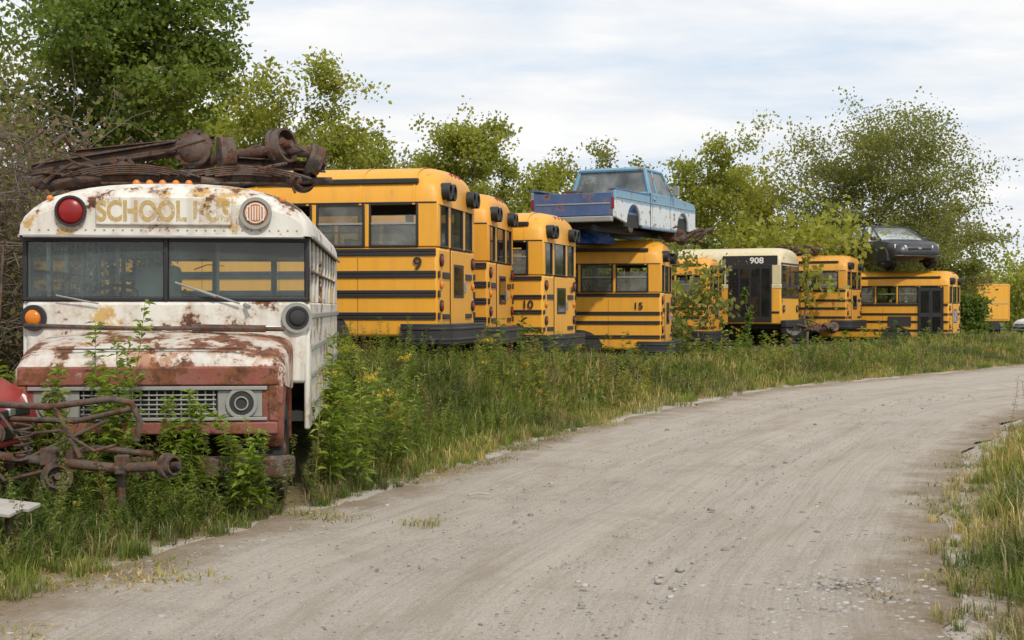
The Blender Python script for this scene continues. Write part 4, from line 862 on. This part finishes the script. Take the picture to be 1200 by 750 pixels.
# ---------------------------------------------------------------- cars
def car(name,loc,rz,mat,low=False,sc=1):
    o=Obj(name,loc,rz,scale=sc)
    st=[(-2.2,.45,.80,.70),(-2.12,.34,.93,.80),(-1.7,.28,.98,.86),(-1.1,.26,.95,.88),(0,.24,.93,.89),(.9,.25,.93,.88),(1.5,.27,.89,.86),(1.95,.32,.81,.81),(2.15,.36,.70,.72),(2.22,.42,.58,.62)]
    secs=[]
    for x,zb,zt,hw in st:
        zm=(zb+zt)/2; secs.append([(x,-hw*.92,zb),(x,-hw,zm-.02),(x,-hw*.985,zm+.12*(zt-zb)),(x,-hw*.93,zt-.05),(x,-hw*.80,zt),(x,-hw*.3,zt+.025),(x,hw*.3,zt+.025),(x,hw*.80,zt),(x,hw*.93,zt-.05),(x,hw*.985,zm+.12*(zt-zb)),(x,hw,zm-.02),(x,hw*.92,zb)])
    o.part('body',mat,0,45).loft(secs)
    gs=[(-1.75,.96,.72,.70),(-1.15,1.36,.66,.72),(-.5,1.43,.62,.75),(.1,1.40,.62,.76),(1.05,.93,.72,.78)]
    S=[[(x,-b,.90),(x,-t_,z),(x,-t_*.5,z+.02),(x,t_*.5,z+.02),(x,t_,z),(x,b,.90)] for x,z,t_,b in gs]
    o.part('windows','carglass',0,35).loft(S)
    R_=[[(x,-t_-.01,z-.01),(x,-t_*.5,z+.035),(x,t_*.5,z+.035),(x,t_+.01,z-.01)] for x,z,t_,b in [(-1.2,1.36,.655,0),(-.9,1.41,.64,0),(-.4,1.435,.62,0),(.12,1.405,.61,0),(.22,1.36,.62,0)]]
    o.part('roof',mat,0,50).loft(R_,cap=True)
    pl=o.part('pillars',mat)
    for s in (-1,1):
        pl.tube([(1.05,s*.77,.92),(.15,s*.63,1.40)],.03,6); pl.tube([(-1.72,s*.71,.95),(-1.15,s*.66,1.37)],.045,6); pl.tube([(-.35,s*.765,.92),(-.4,s*.645,1.42)],.025,6)
        o.part('mirrors',mat,.02).box((.72,s*.90-.08,.92),(.86,s*.90+.08,1.04))
    o.part('interior_seats','seatbr',.03).box((-.4,-.55,.9),(-.25,.55,1.2))
    dk=o.part('wheel_arches','dark')
    for x in (-1.35,1.4):
        for s in (-1,1):
            if not low: wheel(o,'',(x,s*.78,.31),(0,s,0),.32,.2)
            y0,y1=sorted((s*.902,s*.6)); dk.prism([(x+.37*math.cos(q),.3+.37*math.sin(q)) for q in [math.pi*k/12-.2 for k in range(15)]],'y',y0,y1)
    hl=o.part('headlamps','whitep',.015)
    for s in (-1,1): hl.add([(2.03,s*.77,.60),(2.22,s*.44,.58),(2.19,s*.44,.70),(1.98,s*.77,.75),(1.9,s*.70,.6),(2.0,s*.44,.6),(2.0,s*.44,.70),(1.9,s*.70,.72)],[(0,1,2,3),(4,7,6,5),(0,4,5,1),(3,2,6,7),(0,3,7,4),(1,5,6,2)])
    o.part('grille','black',.01).box((2.1,-.40,.56),(2.235,.40,.62)); o.part('lower_intake','black',.01).box((2.1,-.55,.40),(2.225,.55,.50)); o.part('badge','chrome',.01).box((2.2,-.06,.57),(2.245,.06,.63))
    o.part('front_bumper',mat,.03).box((1.95,-.78,.34),(2.21,.78,.40))
    tl=o.part('tail_lamps','red',.01)
    for s in (-1,1): y0,y1=sorted((s*.74,s*.45)); tl.box((-2.21,y0,.66),(-2.1,y1,.80))
    o.done()
car('dark_hatchback_car',(14.35,54.4,3.05),rad(-78),'carblk',sc=1.15)
car('red_car',(-5.86,10.3,.24),0,'carred')
car('white_car',(25.6,66,.2),rad(190),'carwhite')
def boxtruck():
    o=Obj('yellow_box_truck',(23.7,70,.0),rad(-62)); p=o.part('box','yel3',.04); p.box((-4.5,-1.15,.9),(0,1.15,2.75)); o.part('rear_door','yel2',.01).box((.0,-1.0,1.0),(.02,1.0,2.6))
    o.part('rear_door_ribs','grey',.003).box((.02,-.98,1.75),(.03,.98,1.79))
    c=o.part('cab','yel2',.06); c.prism([(-5.9,.6),(-5.9,1.3),(-5.4,1.45),(-5.1,2.2),(-4.52,2.2),(-4.52,.6)],'y',-.95,.95); o.part('cab_glass','glassd').prism([(-5.3,1.5),(-5.1,2.1),(-4.7,2.1),(-4.7,1.5)],'y',-.96,.96)
    o.part('frame','dark').box((-5.5,-.4,.5),(0,.4,.9)); rl=o.part('ribs','grey',.01)
    for i in range(7): rl.box((-4.4+.65*i,-1.17,.95),(-4.35+.65*i,-1.15,2.7))
    for x in (-1,-5.1):
        for s in (-1,1): wheel(o,'',(x,s*.95,.45),(0,s,0),.45,.26)
    o.done()
boxtruck(); junk('scrap_metal_pile',(23.2,71.2,2.74),.8,15,12)
# ---------------------------------------------------------------- rusty chassis at left foreground
def chassis():
    o=Obj('rusty_chassis_frame',(-3.05,10.0,.0),rad(-4)); p=o.part('tubes','rust')
    p.tube([(-.9,.0,.93),(-.2,-.05,.90),(.25,-.02,.96),(.38,.0,.93),(.43,.03,.80),(.40,.05,.66)],.024,10)
    p.tube([(-.9,.25,.80),(-.1,.22,.78),(.35,.2,.88)],.02,10)
    p.tube([(-.8,-.1,.58),(-.2,-.12,.53),(.3,-.1,.48),(.72,-.08,.50)],.035,10); p.tube([(-.8,.2,.45),(.1,.1,.60),(.5,.1,.56)],.022,8)
    p.tube([(-.15,-.05,.9),(.05,-.1,.55)],.018,8); p.tube([(-.6,-.05,.92),(-.3,-.1,.56),(.2,.0,.80)],.014,8); p.tube([(-.5,0,.5),(-.5,0,-.05)],.035,8); p.tube([(.3,0,.5),(.32,0,-.05)],.03,8)
    p.tube([(-.4,.0,.7),(-.1,-.08,.74),(.15,-.1,.60),(.3,-.1,.64)],.012,8); p.tube([(-.7,-.15,.66),(-.45,-.2,.40),(-.2,-.15,.46)],.014,8)
    b=o.part('brackets','rust',.008); b.box((-.22,-.16,.50),(-.10,-.04,.62)); b.box((.3,-.13,.44),(.38,-.03,.57)); b.box((-.72,-.16,.42),(-.58,.06,.58)); b.box((-.05,-.12,.5),(.0,.08,.6))
    h=o.part('hubs','rust',0,60)
    for c,ax,r in (((.66,-.1,.50),(1,-.5,.1),.09),((-.55,-.15,.72),(.4,-1,0),.08),((-.1,-.15,.42),(.5,-1,.2),.11),((-.6,-.2,.36),(1,-.5,0),.12)):
        h.ring(c,ax,.03,r,.03,18); h.ring(Vector(c)+Vector(ax).normalized()*.03,ax,r*.6,r*.75,.05,18); h.tube([c,Vector(c)+Vector(ax).normalized()*.12],.025,10)
    s=o.part('coil_spring','rust'); s.tube([(-.35+.06*math.cos(k*.6),-.12+.06*math.sin(k*.6),.5+.005*k) for k in range(60)],.009,6)
    o.done()
    o=Obj('fallen_board',(-3.25,8.9,.34),rot=(rad(6),rad(5),rad(-10))); o.part('planks','wood',.005).box((-.5,-.16,0),(.20,-.01,.025)); o.part('planks','wood').box((-.45,.0,.0),(.24,.15,.025)); o.part('supports','rust',.01).tube([(-.25,0,-.002),(-.28,0,-.40)],.02,8); o.part('supports','rust').tube([(.1,0,-.002),(.12,0,-.40)],.02,8); o.done()
    o=Obj('chrome_bumper',(-3.55,9.2,.46),rad(12)); o.part('bar','chrome',.02).prism([(-.5,-.05),(.1,-.06),(.18,.0),(.2,.1),(.14,.1),(.1,.02),(-.5,.02)],'z',0,.10); o.part('brackets','rust',.01).box((-.4,.02,-.5),(-.36,.06,.08)); o.part('brackets','rust').box((.0,.02,-.5),(.04,.06,.08)); o.done()
chassis()
o=Obj('fallen_stick',(-.28,11.9,.03),.3); o.part('wood','wood').tube([(-.09,0,0),(0,.01,.012),(.09,-.01,0)],.009,6); o.done()
# ---------------------------------------------------------------- world, sun, camera
el=44; az=160
w=bpy.data.worlds.new('World'); scn.world=w; w.use_nodes=True; nt=w.node_tree; bg=nt.nodes['Background']
sk=N(nt,'ShaderNodeTexSky',sky_type='NISHITA'); sk.sun_disc=False; sk.sun_elevation=rad(el); sk.sun_rotation=rad(az); sk.air_density=1.2; sk.dust_density=2.5
tc=N(nt,'ShaderNodeTexCoord'); sp=N(nt,'ShaderNodeSeparateXYZ'); nt.links.new(tc.outputs['Generated'],sp.inputs[0])
ad=op(nt,'ADD',sp.outputs[2],.12)
cb=N(nt,'ShaderNodeCombineXYZ')
for k in (0,1): nt.links.new(op(nt,'DIVIDE',sp.outputs[k],ad),cb.inputs[k])
cl=ramp(nt,noise(nt,1.1,8,cb.outputs[0],.58,mapscale=(1,1.4,1),loc=(3.3,1.2,0)),.34,.56)
shade=mixc(nt,ramp(nt,noise(nt,1.9,7,cb.outputs[0],.55,loc=(9,4,0)),.3,.6),(8.7,8.9,9.2),(10.1,10.05,10.0))
skb=mixc(nt,.8,sk.outputs[0],(7.9,8.9,10.2))
nt.links.new(mixc(nt,cl,skb,shade),bg.inputs[0]); bg.inputs[1].default_value=.1
sl=bpy.data.lights.new('sun','SUN'); sl.energy=2.6; sl.angle=rad(2); sl.color=(1,.93,.82); so=link(bpy.data.objects.new('sun',sl))
a=rad(az); sd=Vector((math.sin(a)*math.cos(rad(el)),math.cos(a)*math.cos(rad(el)),math.sin(rad(el)))); so.rotation_euler=sd.to_track_quat('Z','Y').to_euler(); so.location=sd*50
cam=bpy.data.cameras.new('camera'); cam.lens=50; cam.sensor_width=36; cam.clip_end=3000; cam.clip_start=.1
co=link(bpy.data.objects.new('camera',cam)); co.location=(0,0,1.6); co.rotation_euler=(rad(90-.515),0,0); scn.camera=co
